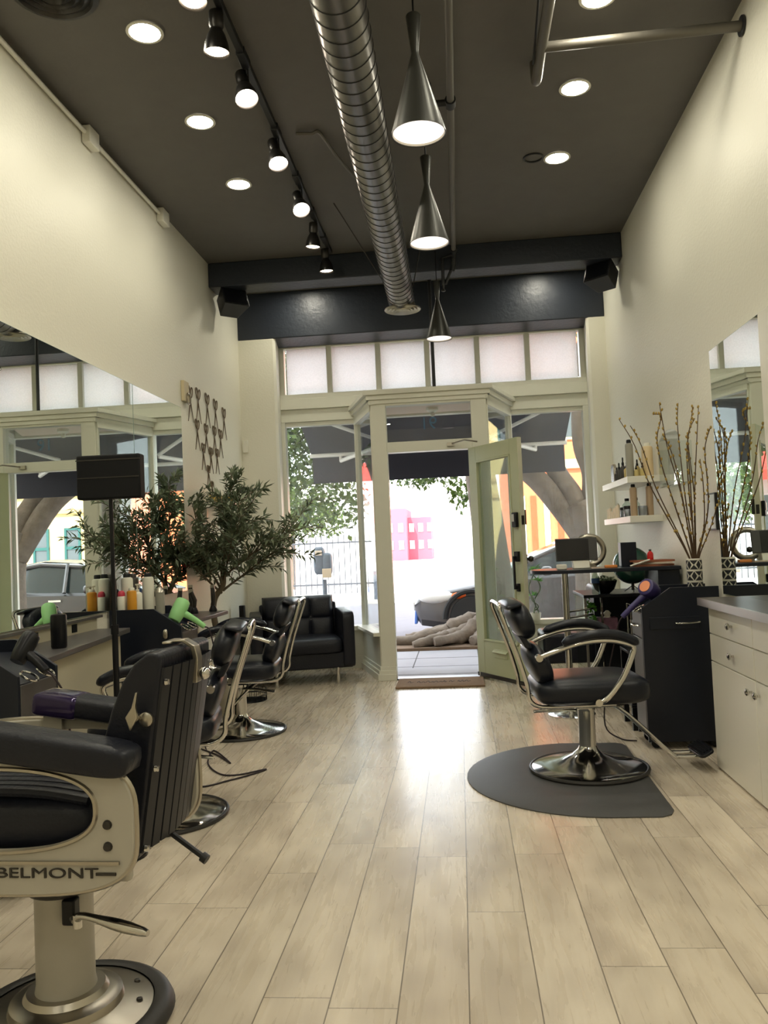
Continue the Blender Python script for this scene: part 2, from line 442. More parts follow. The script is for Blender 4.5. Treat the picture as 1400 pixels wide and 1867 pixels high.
b = MB(); b.box((XR - .015, 5.45, 0), (XR, YP, .13)); b.box((1.37, YP - .015, 0), (XR, YP, .13))
struct(b.build('baseboard_right', 'trim_paint', bev=.004))

# transom windows over the shopfront
y0, y1 = YW - .05, YW + .06
b = MB()
b.box((-1.90, y0, 3.47), (1.425, y1, 3.545)); b.box((-1.90, y0 - .015, 2.915), (1.425, y1, 2.965))
b.box((-1.90, y0, 2.965), (-1.812, y1, 3.47)); b.box((1.35, y0, 2.965), (1.425, y1, 3.47))
for x in (-1.318, -.784, -.255, .279, .808): b.box((x - .028, y0 + .01, 2.965), (x + .028, y1, 3.47))
b.box((-1.90, y0 - .03, 3.52), (1.425, y0, 3.545))
t3 = struct(b.build('window_3', 'trim_paint', bev=.004))
xs = [-1.812, -1.318, -.784, -.255, .279, .808, 1.35]
for i in range(6):
    MB().box((xs[i] + .02, YW, 2.96), (xs[i + 1] - .02, YW + .006, 3.475)).build('pane', 'frosted_glass', t3)
# header board, sills and bulkheads under the display windows
b = MB()
b.box((-1.90, y0 - .035, 2.80), (1.425, y1, 2.915)); b.box((-1.90, y0, 2.665), (1.425, y1, 2.80))
struct(b.build('trim_4', 'trim_paint', bev=.004))
def display_window(name, xa, xb, ea, eb):
    f = MB()
    f.box((ea, y0, .42), (xa, y1, 2.665)); f.box((xb, y0, .42), (eb, y1, 2.665))
    f.box((xa, y0 + .02, 2.62), (xb, y1, 2.665)); f.box((ea, y0 - .04, .40), (eb, y1, .45))
    o = struct(f.build(name, 'trim_paint', bev=.004))
    MB().box((xa - .01, YW, .45), (xb + .01, YW + .006, 2.63)).build('pane', 'window_glass', o)
    return o
display_window('window_1', -1.825, -1.075, -1.90, -1.035)
display_window('window_2', .605, 1.352, .568, 1.425)
b = MB(); b.box((-1.90, y0 + .01, 0), (-1.02, y1, .41)); b.box((-1.90, y0 - .01, 0), (-1.02, y0 + .01, .13))
struct(b.build('wall_window_left', 'trim_paint'))
b = MB(); b.box((.56, y0 + .01, 0), (1.43, y1, .41)); b.box((.56, y0 - .01, 0), (1.43, y0 + .01, .13))
struct(b.build('wall_window_right', 'trim_paint'))

# entry bay that steps into the room: posts, angled side lights, cornice
b = MB()
b.box((-.80, YD, 0), (-.655, YD + .11, 2.67)); b.box((.165, YD, 0), (.315, YD + .11, 2.67))
b.box((-.655, YD, 2.185), (.165, YD + .10, 2.285)); b.box((-.655, YD, 2.64), (.165, YD + .11, 2.67))
struct(b.build('door_frame_1', 'trim_paint', bev=.004))
# narrow plinth mouldings round the post and the angled bulkhead
nl = Vector((-.86, -.28, 0)).normalized()
def angled(xf, xb, side):
    A = Vector((xf, YD + .03, 0)); B = Vector((xb, YW - .02, 0)); d = (B - A).normalized(); L = (B - A).length
    n = Vector((-d.y, d.x, 0)) * (1 if side < 0 else -1)   # towards the shop interior
    M = Matrix((tuple(d) + (0,), tuple(n) + (0,), (0, 0, 1, 0), (0, 0, 0, 1))).transposed(); M.translation = A
    if M.to_3x3().determinant() < 0: pass
    f = MB()
    f.box((0, -.045, 2.60), (L, .02, 2.67), M); f.box((L - .03, -.045, .4), (L + .02, .015, 2.67), M); f.box((0, -.045, .44), (.02, .01, 2.67), M)
    o = struct(f.build('window_4' if side < 0 else 'window_5', 'trim_paint', bev=.003))
    MB().box((.02, -.02, .45), (L - .02, -.014, 2.62), M).build('pane', 'side_glass', o)
    MB().box((-.02, -.06, .42), (L + .02, .075, .455), M).build('sill', 'trim_paint', o, bev=.004)
    k = MB(); k.box((-.0, -.06, 0), (L, .01, .42), M)
    for i, (h, t) in enumerate(((.13, .022), (.095, .036), (.06, .048))): k.box((-.02, .0, 0), (L, t, h), M)
    struct(k.build('trim_5' if side < 0 else 'trim_6', 'trim_paint', bev=.003))
    k = MB()
    for (za, zb, t) in ((2.655, 2.70, .02), (2.70, 2.75, .045), (2.75, 2.79, .075)): k.box((-.05, -.06, za), (L + .03, t, zb), M)
    struct(k.build('trim_7' if side < 0 else 'trim_8', 'trim_paint', bev=.003))
angled(-.80, -1.06, -1); angled(.315, .59, 1)
b = MB()
for (za, zb, t) in ((2.66, 2.70, .02), (2.70, 2.745, .04), (2.745, 2.79, .065)): b.box((-.80 - t, YD - t, za), (.315 + t, YD + .1, zb))
b.prism([(-.80, YD), (.315, YD), (.60, YW), (-1.07, YW)], 2.765, 2.79)
struct(b.build('trim_9', 'trim_paint', bev=.003))
b = MB()
for x0, x1 in ((-.80, -.655), (.165, .315)):
    for (h, t) in ((.13, .012), (.095, .024), (.06, .034)): b.box((x0 - t, YD - t, 0), (x1, YD, h))
struct(b.build('trim_10', 'trim_paint', bev=.003))
o5 = struct(MB().box((-.66, YD + .05, 2.28), (.17, YD + .056, 2.645)).build('window_6', 'window_glass'))
text_part('street_number', '91', .17, 'numeral_blue', o5, T(-.245, YD + .058, 2.452) @ RotZ(PI) @ RotX(PI / 2))
struct(MB().box((-.66, YD - .01, -.03), (.17, YD + .13, .012)).build('trim_11', 'dark_metal'))
# steel rod that carries the cornice
MB().cyl((-.175, 7.98, 2.79), (-.175, 7.98, ZC), .017, 8).build('support_rod', 'black_paint')
tag(bpy.data.objects['support_rod'], 'thin black steel rod rising from the entry cornice to the ceiling', 'rod')

# the open door leaf, hinged on the right post
hd = Vector((.57 - .155, 7.22 - 7.93, 0)); ang = math.atan2(hd.y, hd.x)
dr = struct(bpy.data.objects.new('door_1', None)); C.objects.link(dr); dr.location = (.16, 7.93, 0); dr.rotation_euler = (0, 0, ang)
DL, DT = .82, .045
b = MB(); sw = .125
b.box((0, -DT, .025), (sw, 0, 2.185)); b.box((DL - sw, -DT, .025), (DL, 0, 2.185))
b.box((sw, -DT, .025), (DL - sw, 0, .36)); b.box((sw, -DT, 2.05), (DL - sw, 0, 2.185))
lf = b.build('leaf', 'door_green', dr, bev=.004)
b = MB(); q = .018
b.box((sw, -DT - .006, .36), (sw + q, .006, 2.05)); b.box((DL - sw - q, -DT - .006, .36), (DL - sw, .006, 2.05)); b.box((sw, -DT - .006, .36), (DL - sw, .006, .36 + q)); b.box((sw, -DT - .006, 2.05 - q), (DL - sw, .006, 2.05))
b.build('glazing_bead', 'door_green', dr, bev=.003)
MB().box((sw, -DT / 2 - .003, .36), (DL - sw, -DT / 2 + .003, 2.05)).build('pane', 'door_glass', dr)
MB().box((DL, -DT + .002, .03), (DL + .002, -.002, 2.18)).build('edge_strip', 'door_edge', dr)
MB().box((0, -DT - .008, .025), (DL, -DT, .06)).build('kick_strip', 'dark_metal', dr)
ms = MB(); ms.box((.30, -DT - .01, .225), (.52, -DT, .30)); ms.prism([(-DT - .03, .275), (-DT, .30), (-DT, .29), (-DT - .028, .268)], .295, .525, 'yz')
ms.build('mail_slot', 'door_green', dr, bev=.003)
k = MB(); k.box((DL - .10, -DT - .03, 1.40), (DL - .03, -DT, 1.53)); kp = k.build('keypad_lock', 'black_plastic', dr, bev=.006)
MB().box((DL - .088, -DT - .034, 1.45), (DL - .055, -DT - .029, 1.515)).build('keypad', 'satin_metal', kp)
MB().box((DL - .001, -.038, 1.42), (DL + .006, -.010, 1.50)).build('strike_plate', 'dark_metal', dr)
k = MB(); k.box((DL - .095, -DT - .025, 1.10), (DL - .035, -DT, 1.19)); k.box((DL - .085, -DT - .05, 1.12), (DL - .06, -DT - .02, 1.15)); k.box((DL - .085, -DT - .05, .86), (DL - .062, -DT - .035, 1.15)); k.box((DL - .085, -DT - .05, .86), (DL - .06, -DT, .89)); k.box((DL - .09, -DT - .02, .84), (DL - .05, -DT, .91))
k.build('pull_handle', 'black_plastic', dr, bev=.004)
k = MB(); k.box((DL - .06, 0, 1.08), (DL - .02, .02, 1.16)); k.cyl((DL - .04, 0, 1.12), (DL - .04, .06, 1.12), .012); k.ball((DL - .04, .07, 1.12), .026); k.box((DL - .07, 0, 1.42), (DL - .02, .03, 1.55))
k.build('inner_knob', 'dark_metal', dr, bev=.003)
k = MB()
for i in range(5): k.box((DL - sw - .045, -DT / 2 - .006, 1.385 + i * .03), (DL - sw - .025, -DT / 2 - .0035, 1.408 + i * .03))
k.build('sticker', 'white_plastic', dr)
b = MB(); b.tube([(-.03, YD - .02, 2.235), (.09, YD - .16, 2.25), (.21, YD - .13, 2.23)], .008, 8); b.box((-.075, YD - .03, 2.215), (-.01, YD, 2.25))
tag(b.build('door_closer_arm', 'satin_metal'), 'thin metal closer arm on the frame above the open door', 'door closer')

# ------------------------------------------------------------------ wall mirrors
def mirror(name, x0, x1, ya, yb, za, zb, label):
    face = x1 if x1 < 0 else x0
    o = MB().box((x0, ya, za), (x1, yb, zb)).build(name, 'mirror_edge')
    MB().box((face - .0008, ya + .002, za + .002), (face + .0008, yb - .002, zb - .002)).build('reflective_glass', 'mirror', o)
    return tag(o, label, 'mirror')
mirror('wall_mirror', XL, XL + .01, 5.445, 6.44, 1.0, 2.478, 'frameless wall mirror panel next to the scissors on the white wall')
mirror('wall_mirror', XL, XL + .01, 2.6, 5.44, .96, 2.478, 'long frameless wall mirror behind the black head on a floor stand')
mirror('wall_mirror', XR - .012, XR, 4.07, 5.045, .92, 2.37, 'tall frameless wall mirror beside the vase of branches')

# ------------------------------------------------------------------ ceiling lights
def downlight(x, y, label, z=ZC):
    t = thing('recessed_downlight', label, 'ceiling light', (x, y, z), 0, 'recessed downlights in the black ceiling')
    MB().lathe([(.078, -.001), (.092, -.004), (.094, -.010), (.078, -.012)], 32, cap=False).build('trim_ring', 'white_plastic', t)
    MB().lathe([(.0, -.0085), (.079, -.008)], 32, cap=False).build('lens', 'lamp_lens', t)
    return t
dl = {'left': ['first recessed downlight in the row nearest the round vent', 'middle recessed downlight of the row left of the track lights', 'recessed downlight left of the track nearest the front beam']}
for y, lb in zip((3.98, 4.88, 5.775), dl['left']): downlight(-1.475, y, lb)
for y, lb in zip((4.065, 4.886, 5.786), ('recessed downlight cut by the top edge above the wall pipe', 'recessed downlight in front of the cross pipe', 'recessed downlight beside the small ceiling ring')): downlight(.81, y, lb)
for y in (3.08, 2.18, 1.28, .38, -.9, -2.2):  # unseen lamps added to brighten the near floor and walls
    for x in (-1.475, .81): downlight(x, y, 'unseen downlight added out of view to light the near end of the salon')
for x in (-1.45, .93): downlight(x, 7.97, 'recessed downlight hidden behind the front beam washing the dark fascia')

tr = thing('light_track', 'long black track rail along the ceiling holding spotlights', 'track', (-1.035, 0, ZC))
MB().box((-.018, 2.9, -.035), (.018, 7.25, 0)).build('rail', 'black_paint', tr, bev=.003)
for y in (4.25, 5.05, 5.72, 6.35, 6.9): MB().box((-.024, y - .07, -.045), (.024, y + .07, 0)).build('joint_cover', 'black_paint', tr, bev=.004)
def spot(y, pitch, yaw, lens, label, x=-1.06, z=3.86):
    t = thing('track_spotlight', label, 'spotlight', (x, y, z), 0, 'spotlights on the ceiling track')
    MB().cyl((.025, 0, .074), (.025, 0, .0), .008, 8).tube([(.025, 0, .02), (0, 0, 0)], .008, 8).build('stem', 'black_paint', t)
    M = RotZ(yaw) @ RotX(pitch)
    hd_ = MB().lathe([(.0, .065), (.034, .065), (.036, .06), (.036, -.005), (.030, -.015), (.031, -.025), (.045, -.05), (.058, -.09), (.0625, -.13), (.0615, -.135), (.056, -.128), (.05, -.09), (.03, -.05), (0, -.045)], 24, M).build('shade', 'dark_metal', t)
    MB().lathe([(0, -.122), (.056, -.122)], 24, M, cap=False).build('lens', lens, hd_)
spot(3.47, math.radians(-8), .2, 'track_lens_dim', 'track spotlight cut by the top edge of the ceiling view')
spot(3.83, math.radians(4), .5, 'track_lens_dim', 'large track spotlight pointing straight down beside the first downlight')
spot(4.33, math.radians(-24), .55, 'track_lens', 'lit track spotlight right of the middle downlight, first of three bright ones')
spot(5.10, math.radians(-24), .6, 'track_lens', 'lit track spotlight beside the flexible ceiling cable')
spot(5.88, math.radians(-34), .45, 'track_lens', 'brightest track spotlight, third of the lit ones along the rail')
spot(6.50, math.radians(4), 1.2, 'track_lens_dim', 'dark track spotlight just in front of the black beam')
spot(7.10, math.radians(3), -.9, 'track_lens_dim', 'last small track spotlight at the far end of the rail')

# pendant cones
def pendant(x, y, zb, label):
    t = thing('cone_pendant_light', label, 'pendant light', (x, y, zb), 0, 'three black cone pendants in a row')
    zc = ZC - zb
    MB().lathe([(.0, .515), (.030, .515), (.0325, .51), (.016, .355), (.0165, .345), (.116, .004), (.116, 0), (.112, .001), (.108, .02), (.011, .335), (0, .335)], 40).build('shade', 'pendant_shade', t)
    MB().lathe([(0, .016), (.1075, .012)], 40, cap=False).build('diffuser', 'pendant_inner', t)
    MB().lathe([(.1105, .004), (.1075, .012)], 40, cap=False).build('inner_face', 'white_plastic', t)
    MB().cyl((0, 0, .51), (0, 0, zc if zc < .9 else zc), .004, 6).build('cord', 'black_plastic', t)
    MB().lathe([(0, zc - .03), (.05, zc - .03), (.055, zc - .02), (.055, zc)], 20).build('canopy', 'black_plastic', t)
pendant(-.09, 3.41, 3.02, 'largest nearest black cone pendant light beside the spiral duct')
pendant(-.092, 4.72, 3.03, 'middle black cone pendant light in the row')
pendant(-.095, 7.22, 3.09, 'furthest and smallest black cone pendant in front of the transom windows')

# spiral duct with its diffuser
t = thing('spiral_duct', 'long round spiral metal duct running along the ceiling', 'duct', (-.40, 0, 3.5))
A = Vector((.01, 2.0, .10)); B = Vector((-.01, 7.02, -.05)); dv = (B - A)
b = MB(); prof = []; n = 53
zq = dv.to_track_quat('Z', 'Y').to_matrix().to_4x4(); zq.translation = A; Ld = dv.length
for i in range(n):
    z0 = Ld * i / n; z1 = Ld * (i + 1) / n
    b.mi = 0; b.lathe([(.1145, z0), (.1145, z1 - .007)], 36, zq, cap=False)
    b.mi = 1; b.lathe([(.1145, z1 - .007), (.1175, z1 - .005), (.1175, z1 - .002), (.1145, z1)], 36, zq, cap=False)
b.build('duct_pipe', ['galvanized', 'duct_seam'], t)
b = MB(); b.tube([(B.x, B.y - .02, B.z), (B.x, B.y + .05, B.z - .01), (B.x + .005, B.y + .09, B.z - .04), (B.x + .01, B.y + .10, B.z - .085)], [.116, .116, .114, .112], 28); b.build('elbow', 'black_paint', t)
d0 = B + Vector((.01, .10, -.085))
b = MB(); b.lathe([(.112, .03), (.118, .0), (.155, -.012), (.16, -.02), (.155, -.026), (.13, -.015), (.125, -.03), (.10, -.018), (.095, -.033), (.07, -.02), (.065, -.035), (.04, -.022), (0, -.03)], 36, T(*d0)); b.build('diffuser', 'satin_metal', t)
b = MB()
for y, dx in ((6.75, -.45), (6.75, .30), (5.9, -.03), (4.0, -.03)):
    f = (y - 2) / 5.02; z = .10 - .15 * f
    b.cyl((-.11 if dx < 0 else .11, y + (.15 if abs(dx) > .1 else 0), z + .02), (dx, y - (.5 if abs(dx) > .1 else 0), ZC - 3.5), .004, 6)
b.build('hanger_wire', 'dark_metal', t)
for (pts, lab, r) in (([( -.92, 5.12, ZC - .012), (-.82, 5.12, ZC - .02), (-.77, 5.14, ZC - .012), (-.70, 5.45, ZC - .03), (-.60, 5.85, ZC - .03), (-.53, 6.0, 3.9), (-.49, 6.2, 3.75), (-.47, 6.45, 3.58)], 'pale flexible cable looping across the ceiling to the duct', .011),):
    tag(MB().tube(smooth_path(pts), r, 8).build('flexible_cable', 'pipe_grey'), lab, 'cable')
# pipes on the ceiling
t = thing('sprinkler_pipe', 'grey sprinkler pipe running along the ceiling right of the pendants', 'pipe', (.068, 0, 3.87))
MB().cyl((0, 2.0, 0), (0, 7.25, 0), .022, 14).build('pipe', 'pipe_grey', t)
b = MB()
for y in (4.75, 7.2): b.cyl((0, y - .035, 0), (0, y + .035, 0), .032, 14)
b.cyl((-.09, 4.75, 0), (.0, 4.75, 0), .02, 10); b.build('coupling', 'black_paint', t)
b = MB(); b.tube([(0, 7.2, 0), (0, 7.30, -.03), (-.005, 7.32, -.10), (-.02, 7.32, -.15)], .022, 12); b.tube([(-.03, 7.32, -.14), (-.085, 7.33, -.26)], .014, 10); b.tube([(0, 7.25, -.02), (-.10, 7.31, -.03), (-.105, 7.315, -.27)], .016, 10); b.build('drop_pipe', 'black_paint', t)
b = MB(); b.lathe([(.0, -.33), (.012, -.33), (.02, -.325), (.006, -.30), (.012, -.27), (.0, -.27)], 12, T(-.105, 7.315, 0)); b.build('sprinkler_head', 'dark_metal', t)
t = thing('gas_pipe', 'thick grey pipe crossing from the right wall to an elbow under the ceiling', 'pipe', (0, 0, 3.84))
MB().cyl((.56, 4.24, 0), (XR, 4.22, 0), .026, 14).build('cross_pipe', 'pipe_grey', t)
b = MB(); b.tube(smooth_path([(.545, 2.6, .02), (.545, 4.2, .0), (.545, 4.50, -.01), (.545, 4.56, .02), (.545, 4.58, .12)], 4), .028, 14); b.build('main_pipe', 'pipe_grey', t)
MB().lathe([(.026, 0), (.05, .0), (.05, .008), (.026, .012)], 20, T(XR - .012, 4.22, 0) @ RotY(PI / 2)).build('wall_flange', 'black_paint', t)
MB().cyl((.505, 3.72, .13), (.51, 4.35, -.02), .006, 8).build('hanger', 'black_paint', t)
tag(MB().tube([(.643 + .065 * math.cos(a), 5.76 + .065 * math.sin(a), ZC - .004) for a in [i * PI / 10 for i in range(20)]], .007, 6, True).build('ceiling_ring', 'black_paint'), 'small thin dark ring on the ceiling beside a downlight', 'ring')
b = MB(); b.lathe([(.21, .0), (.205, -.012), (.18, -.02), (.17, -.004), (.14, -.022), (.13, -.006), (.10, -.026), (.09, -.008), (.06, -.03), (.05, -.012), (0, -.032)], 40, T(-1.78, 3.62, ZC))
tag(b.build('ceiling_vent', 'dark_metal'), 'round black ringed ceiling air vent in the corner by the wall', 'vent')
t = thing('electrical_conduit', 'white surface conduit with two junction boxes below the ceiling', 'conduit', (XL + .002, 0, 3.92))
MB().cyl((.02, 1.0, .0), (.02, 6.1, .0), .014, 10).build('conduit', 'white_plastic', t)
for y in (4.86, 6.12): MB().box((0, y - .07, -.065), (.055, y + .07, .045)).build('junction_box', 'white_plastic', t, bev=.006)
def speaker(x, y, z, yaw, label):
    t = thing('corner_speaker', label, 'speaker', (x, y, z), yaw)
    MB().prism([(-.13, -.10), (.13, -.10), (.09, .10), (-.09, .10)], -.09, .09, 'xy', RotX(math.radians(-22))).build('cabinet', 'black_paint', t, bev=.006)
    MB().prism([(-.115, -.106), (.115, -.106), (.11, -.10), (-.11, -.10)], -.075, .075, 'xy', RotX(math.radians(-22))).build('grille', 'black_plastic', t, bev=.004)
    MB().box((-.03, -.03, .06), (.03, .03, .16)).build('bracket', 'black_paint', t)
speaker(-2.03, 7.50, 3.63, math.radians(42), 'small black speaker under the beam by the scissors wall')
speaker(1.40, 7.50, 3.63, math.radians(-42), 'small black speaker under the beam above the bottle shelves')

# ------------------------------------------------------------------ the street outside
pv = struct(MB().prism([(-14, 8.87), (-1.07, 8.87), (-.80, 8.03), (.31, 8.03), (.60, 8.87), (16, 8.87), (16, 11.78), (-14, 11.78)], -.4, -.04).build('pavement', 'concrete'))
b = MB()
for yy in (8.45, 8.98, 9.62): b.box((-14 if yy > 8.9 else -.9, yy - .005, -.0405), (16 if yy > 8.9 else .42, yy + .005, -.0385))
for x in (-3.0, -1.78, -.565, .155, 1.4, 2.6): b.box((x - .006, 8.9, -.0405), (x + .006, 11.7, -.0385))
b.build('joint', 'joint', pv)
struct(MB().box((-60, 11.78, -.5), (60, 20.4, -.16)).build('road', 'asphalt'))
struct(MB().box((-60, 20.4, -.5), (60, 120, -.06)).build('far_pavement', 'far_pavement'))
bm_ = MB(); bm_.box((-1.6, 10.28, -.06), (2.9, 11.62, -.005))
tag(bm_.build('tree_bed', 'soil'), 'bare earth planting bed round the street trees at the kerb', 'soil', kind='stuff')

# awning
t = thing('shop_awning', 'dark navy fabric awning stretched out over the shop entrance', 'awning', (0, 0, 0))
MB().prism([(8.98, 2.985), (10.2, 2.462), (10.2, 2.455), (8.98, 2.975)], -1.80, 1.34, 'yz').build('canopy', 'awning', t)
MB().box((-1.79, 10.2, 2.10), (1.33, 10.206, 2.46)).build('valance', 'awning', t)
MB().cyl((-1.82, 10.19, 2.455), (1.36, 10.19, 2.455), .032, 12).build('front_bar', 'white_metal', t)
MB().cyl((-1.82, 8.97, 2.97), (1.36, 8.97, 2.97), .05, 12).build('roller', 'white_metal', t)
for pts in ([(-1.66, 8.95, 2.78), (-.82, 9.6, 2.50), (-1.43, 10.17, 2.37)], [(1.22, 8.95, 2.78), (.42, 9.6, 2.50), (.98, 10.17, 2.38)]):
    b = MB(); b.tube(pts[:2], .022, 8).tube([Vector(pts[1]) + Vector((0, 0, -.02)), pts[2]], .026, 8).tube([pts[2], (pts[2][0], 10.19, 2.45)], .02, 8)
    b.build('folding_arm', 'white_metal', t)
so_ = struct(MB().prism([(-.66, 8.03), (.17, 8.03), (.50, 8.96), (-.97, 8.96)], 2.685, 2.76).build('porch_ceiling', 'soffit'))
t = thing('porch_bulb', 'bare white bulb in a holder under the porch ceiling', 'bulb', (-.215, 8.42, 2.685))
MB().lathe([(0, 0), (.06, 0), (.062, -.03), (.03, -.05), (0, -.05)], 18).build('holder', 'white_plastic', t)
MB().lathe([(.014, -.05), (.022, -.06), (.028, -.075), (.022, -.09), (0, -.096)], 16).build('bulb', 'white_plastic', t)

# street trees
def foliage(name, parent, blobs, n, L, W, m='tree_leaf', seed=1):
    r = random.Random(seed); b = MB(); tot = sum(q[1][0] * q[1][1] * q[1][2] for q in blobs)
    for c, h in blobs:
        k = int(n * h[0] * h[1] * h[2] / tot)
        for _ in range(k):
            v = Vector((r.gauss(0, 1), r.gauss(0, 1), r.gauss(0, 1))).normalized() * r.random() ** .45
            p = Vector((c[0] + v.x * h[0], c[1] + v.y * h[1], c[2] + v.z * h[2]))
            d = Vector((r.gauss(0, 1), r.gauss(0, 1), r.gauss(-.5, .8)))
            b.leaf(p, d, (r.gauss(0, .6), r.gauss(0, .6), 1), L * r.uniform(.7, 1.2), W * r.uniform(.7, 1.2))
    return b.build(name, m, parent, fix=False, angle=180)
t = thing('street_tree', 'leaning grey street tree with sprawling surface roots outside the open door', 'tree', (.42, 11.0, 0))
b = MB()
b.tube(smooth_path([(.06, 0, -.1), (.05, 0, .18), (.04, 0, .6), (-.01, 0, 1.2), (-.09, 0, 2.05), (-.22, .05, 3.2), (-.3, .1, 4.6)]), [.42 - .006 * i if i > 8 else .46 - .022 * i for i in range(37)] if False else [max(.15, .40 - .030 * i) if i < 6 else max(.16, .255 - .003 * (i - 6)) for i in range(37)], 18)
b.build('trunk', 'ficus_bark', t)
rr = random.Random(5)
for k, (ax, ay, Lr, r0) in enumerate(((-1.3, -.35, 1.0, .15), (-1.05, -.62, 1.0, .12), (-.75, -.64, 1.0, .12), (-.3, -.66, 1.0, .13), (.25, -.64, 1.0, .12), (.8, -.45, 1.0, .13), (-1.2, .1, 1.0, .13), (-.95, -.5, 1.0, .10), (-.55, -.45, 1, .13))):
    pts = []
    for i in range(7):
        f = i / 6
        pts.append((ax * f + rr.uniform(-.05, .05), ay * f + rr.uniform(-.04, .04), .26 * (1 - f) ** 1.6 + .035 + rr.uniform(-.02, .03)))
    sp_ = smooth_path(pts, 4)
    MB().tube(sp_, [r0 * (1 - .6 * i / len(sp_)) * rr.uniform(.85, 1.2) for i in range(len(sp_))], 10).build('root', 'ficus_bark', t)
foliage('foliage', t, [((-.9, .6, 5.0), (2.6, 2.0, 1.1)), ((1.6, .4, 5.0), (2.2, 1.6, 1.0))], 5500, .12, .03, seed=3)
foliage('hanging_foliage', t, [((-.36, 1.9, 2.06), (.24, .3, .30)), ((-.95, 2.3, 2.36), (.62, .4, .15)), ((-.2, 2.1, 2.6), (.5, .4, .3))], 900, .10, .03, seed=17)
t = thing('street_tree', 'thick grey forked street tree filling the shop window behind the tablet screen', 'tree', (1.66, 10.5, 0))
b = MB(); b.tube(smooth_path([(.02, 0, -.1), (.02, 0, .55), (0, 0, 1.07), (-.07, 0, 1.44), (-.18, 0, 1.71)]), [.29 - .004 * i for i in range(25)], 18); b.build('trunk', 'ficus_bark', t)
for pts, r0, r1 in (([(-.15, 0, 1.35), (-.39, .02, 1.71), (-.67, .03, 2.06), (-1.05, .14, 2.40), (-1.55, .3, 2.95)], .155, .11), ([(-.09, .0, 1.39), (-.22, .0, 1.80), (-.42, .10, 2.22), (-.55, .25, 3.05)], .15, .11), ([(0, 0, 1.35), (-.0, -.02, 1.70), (.01, -.04, 2.08), (-.09, -.04, 2.46), (-.06, .04, 3.15), (.1, .2, 4.1)], .13, .085)):
    sp_ = smooth_path(pts, 6); MB().tube(sp_, [r0 + (r1 - r0) * i / (len(sp_) - 1) for i in range(len(sp_))], 16).build('limb', 'ficus_bark', t)
foliage('foliage', t, [((.1, .2, 4.5), (1.5, 1.2, .8)), ((-.25, 2.2, 3.6), (.3, .4, .4))], 1500, .12, .03, seed=9)
t = thing('street_tree', 'leafy green street tree hanging into view behind the left shop window', 'tree', (-4.4, 14.3, -.16))
MB().tube(smooth_path([(0, 0, 0), (.05, 0, 1.2), (-.05, .1, 2.4), (.3, .2, 3.6)]), .17, 12).build('trunk', 'ficus_bark', t)
foliage('foliage', t, [((1.75, -.2, 3.3), (.75, 1.2, 1.5)), ((2.45, -.1, 2.35), (.42, .7, .72)), ((0, 0, 4.2), (2.0, 1.6, 1.3)), ((1.6, 0, 4.6), (1.9, 1.4, 1.0)), ((-2, .3, 4), (1.6, 1.4, 1.2))], 19000, .13, .04, seed=4)
t = thing('street_tree', 'small round distant tree behind the iron fence across the street', 'tree', (-5.6, 27, -.06))
MB().tube([(0, 0, 0), (.05, 0, 1.6), (0, 0, 2.4)], .12, 10).build('trunk', 'ficus_bark', t)
foliage('foliage', t, [((0, 0, 2.6), (1.7, 1.2, 1.1)), ((1.2, 0, 2.3), (.9, .9, .6))], 2200, .2, .06, seed=6)

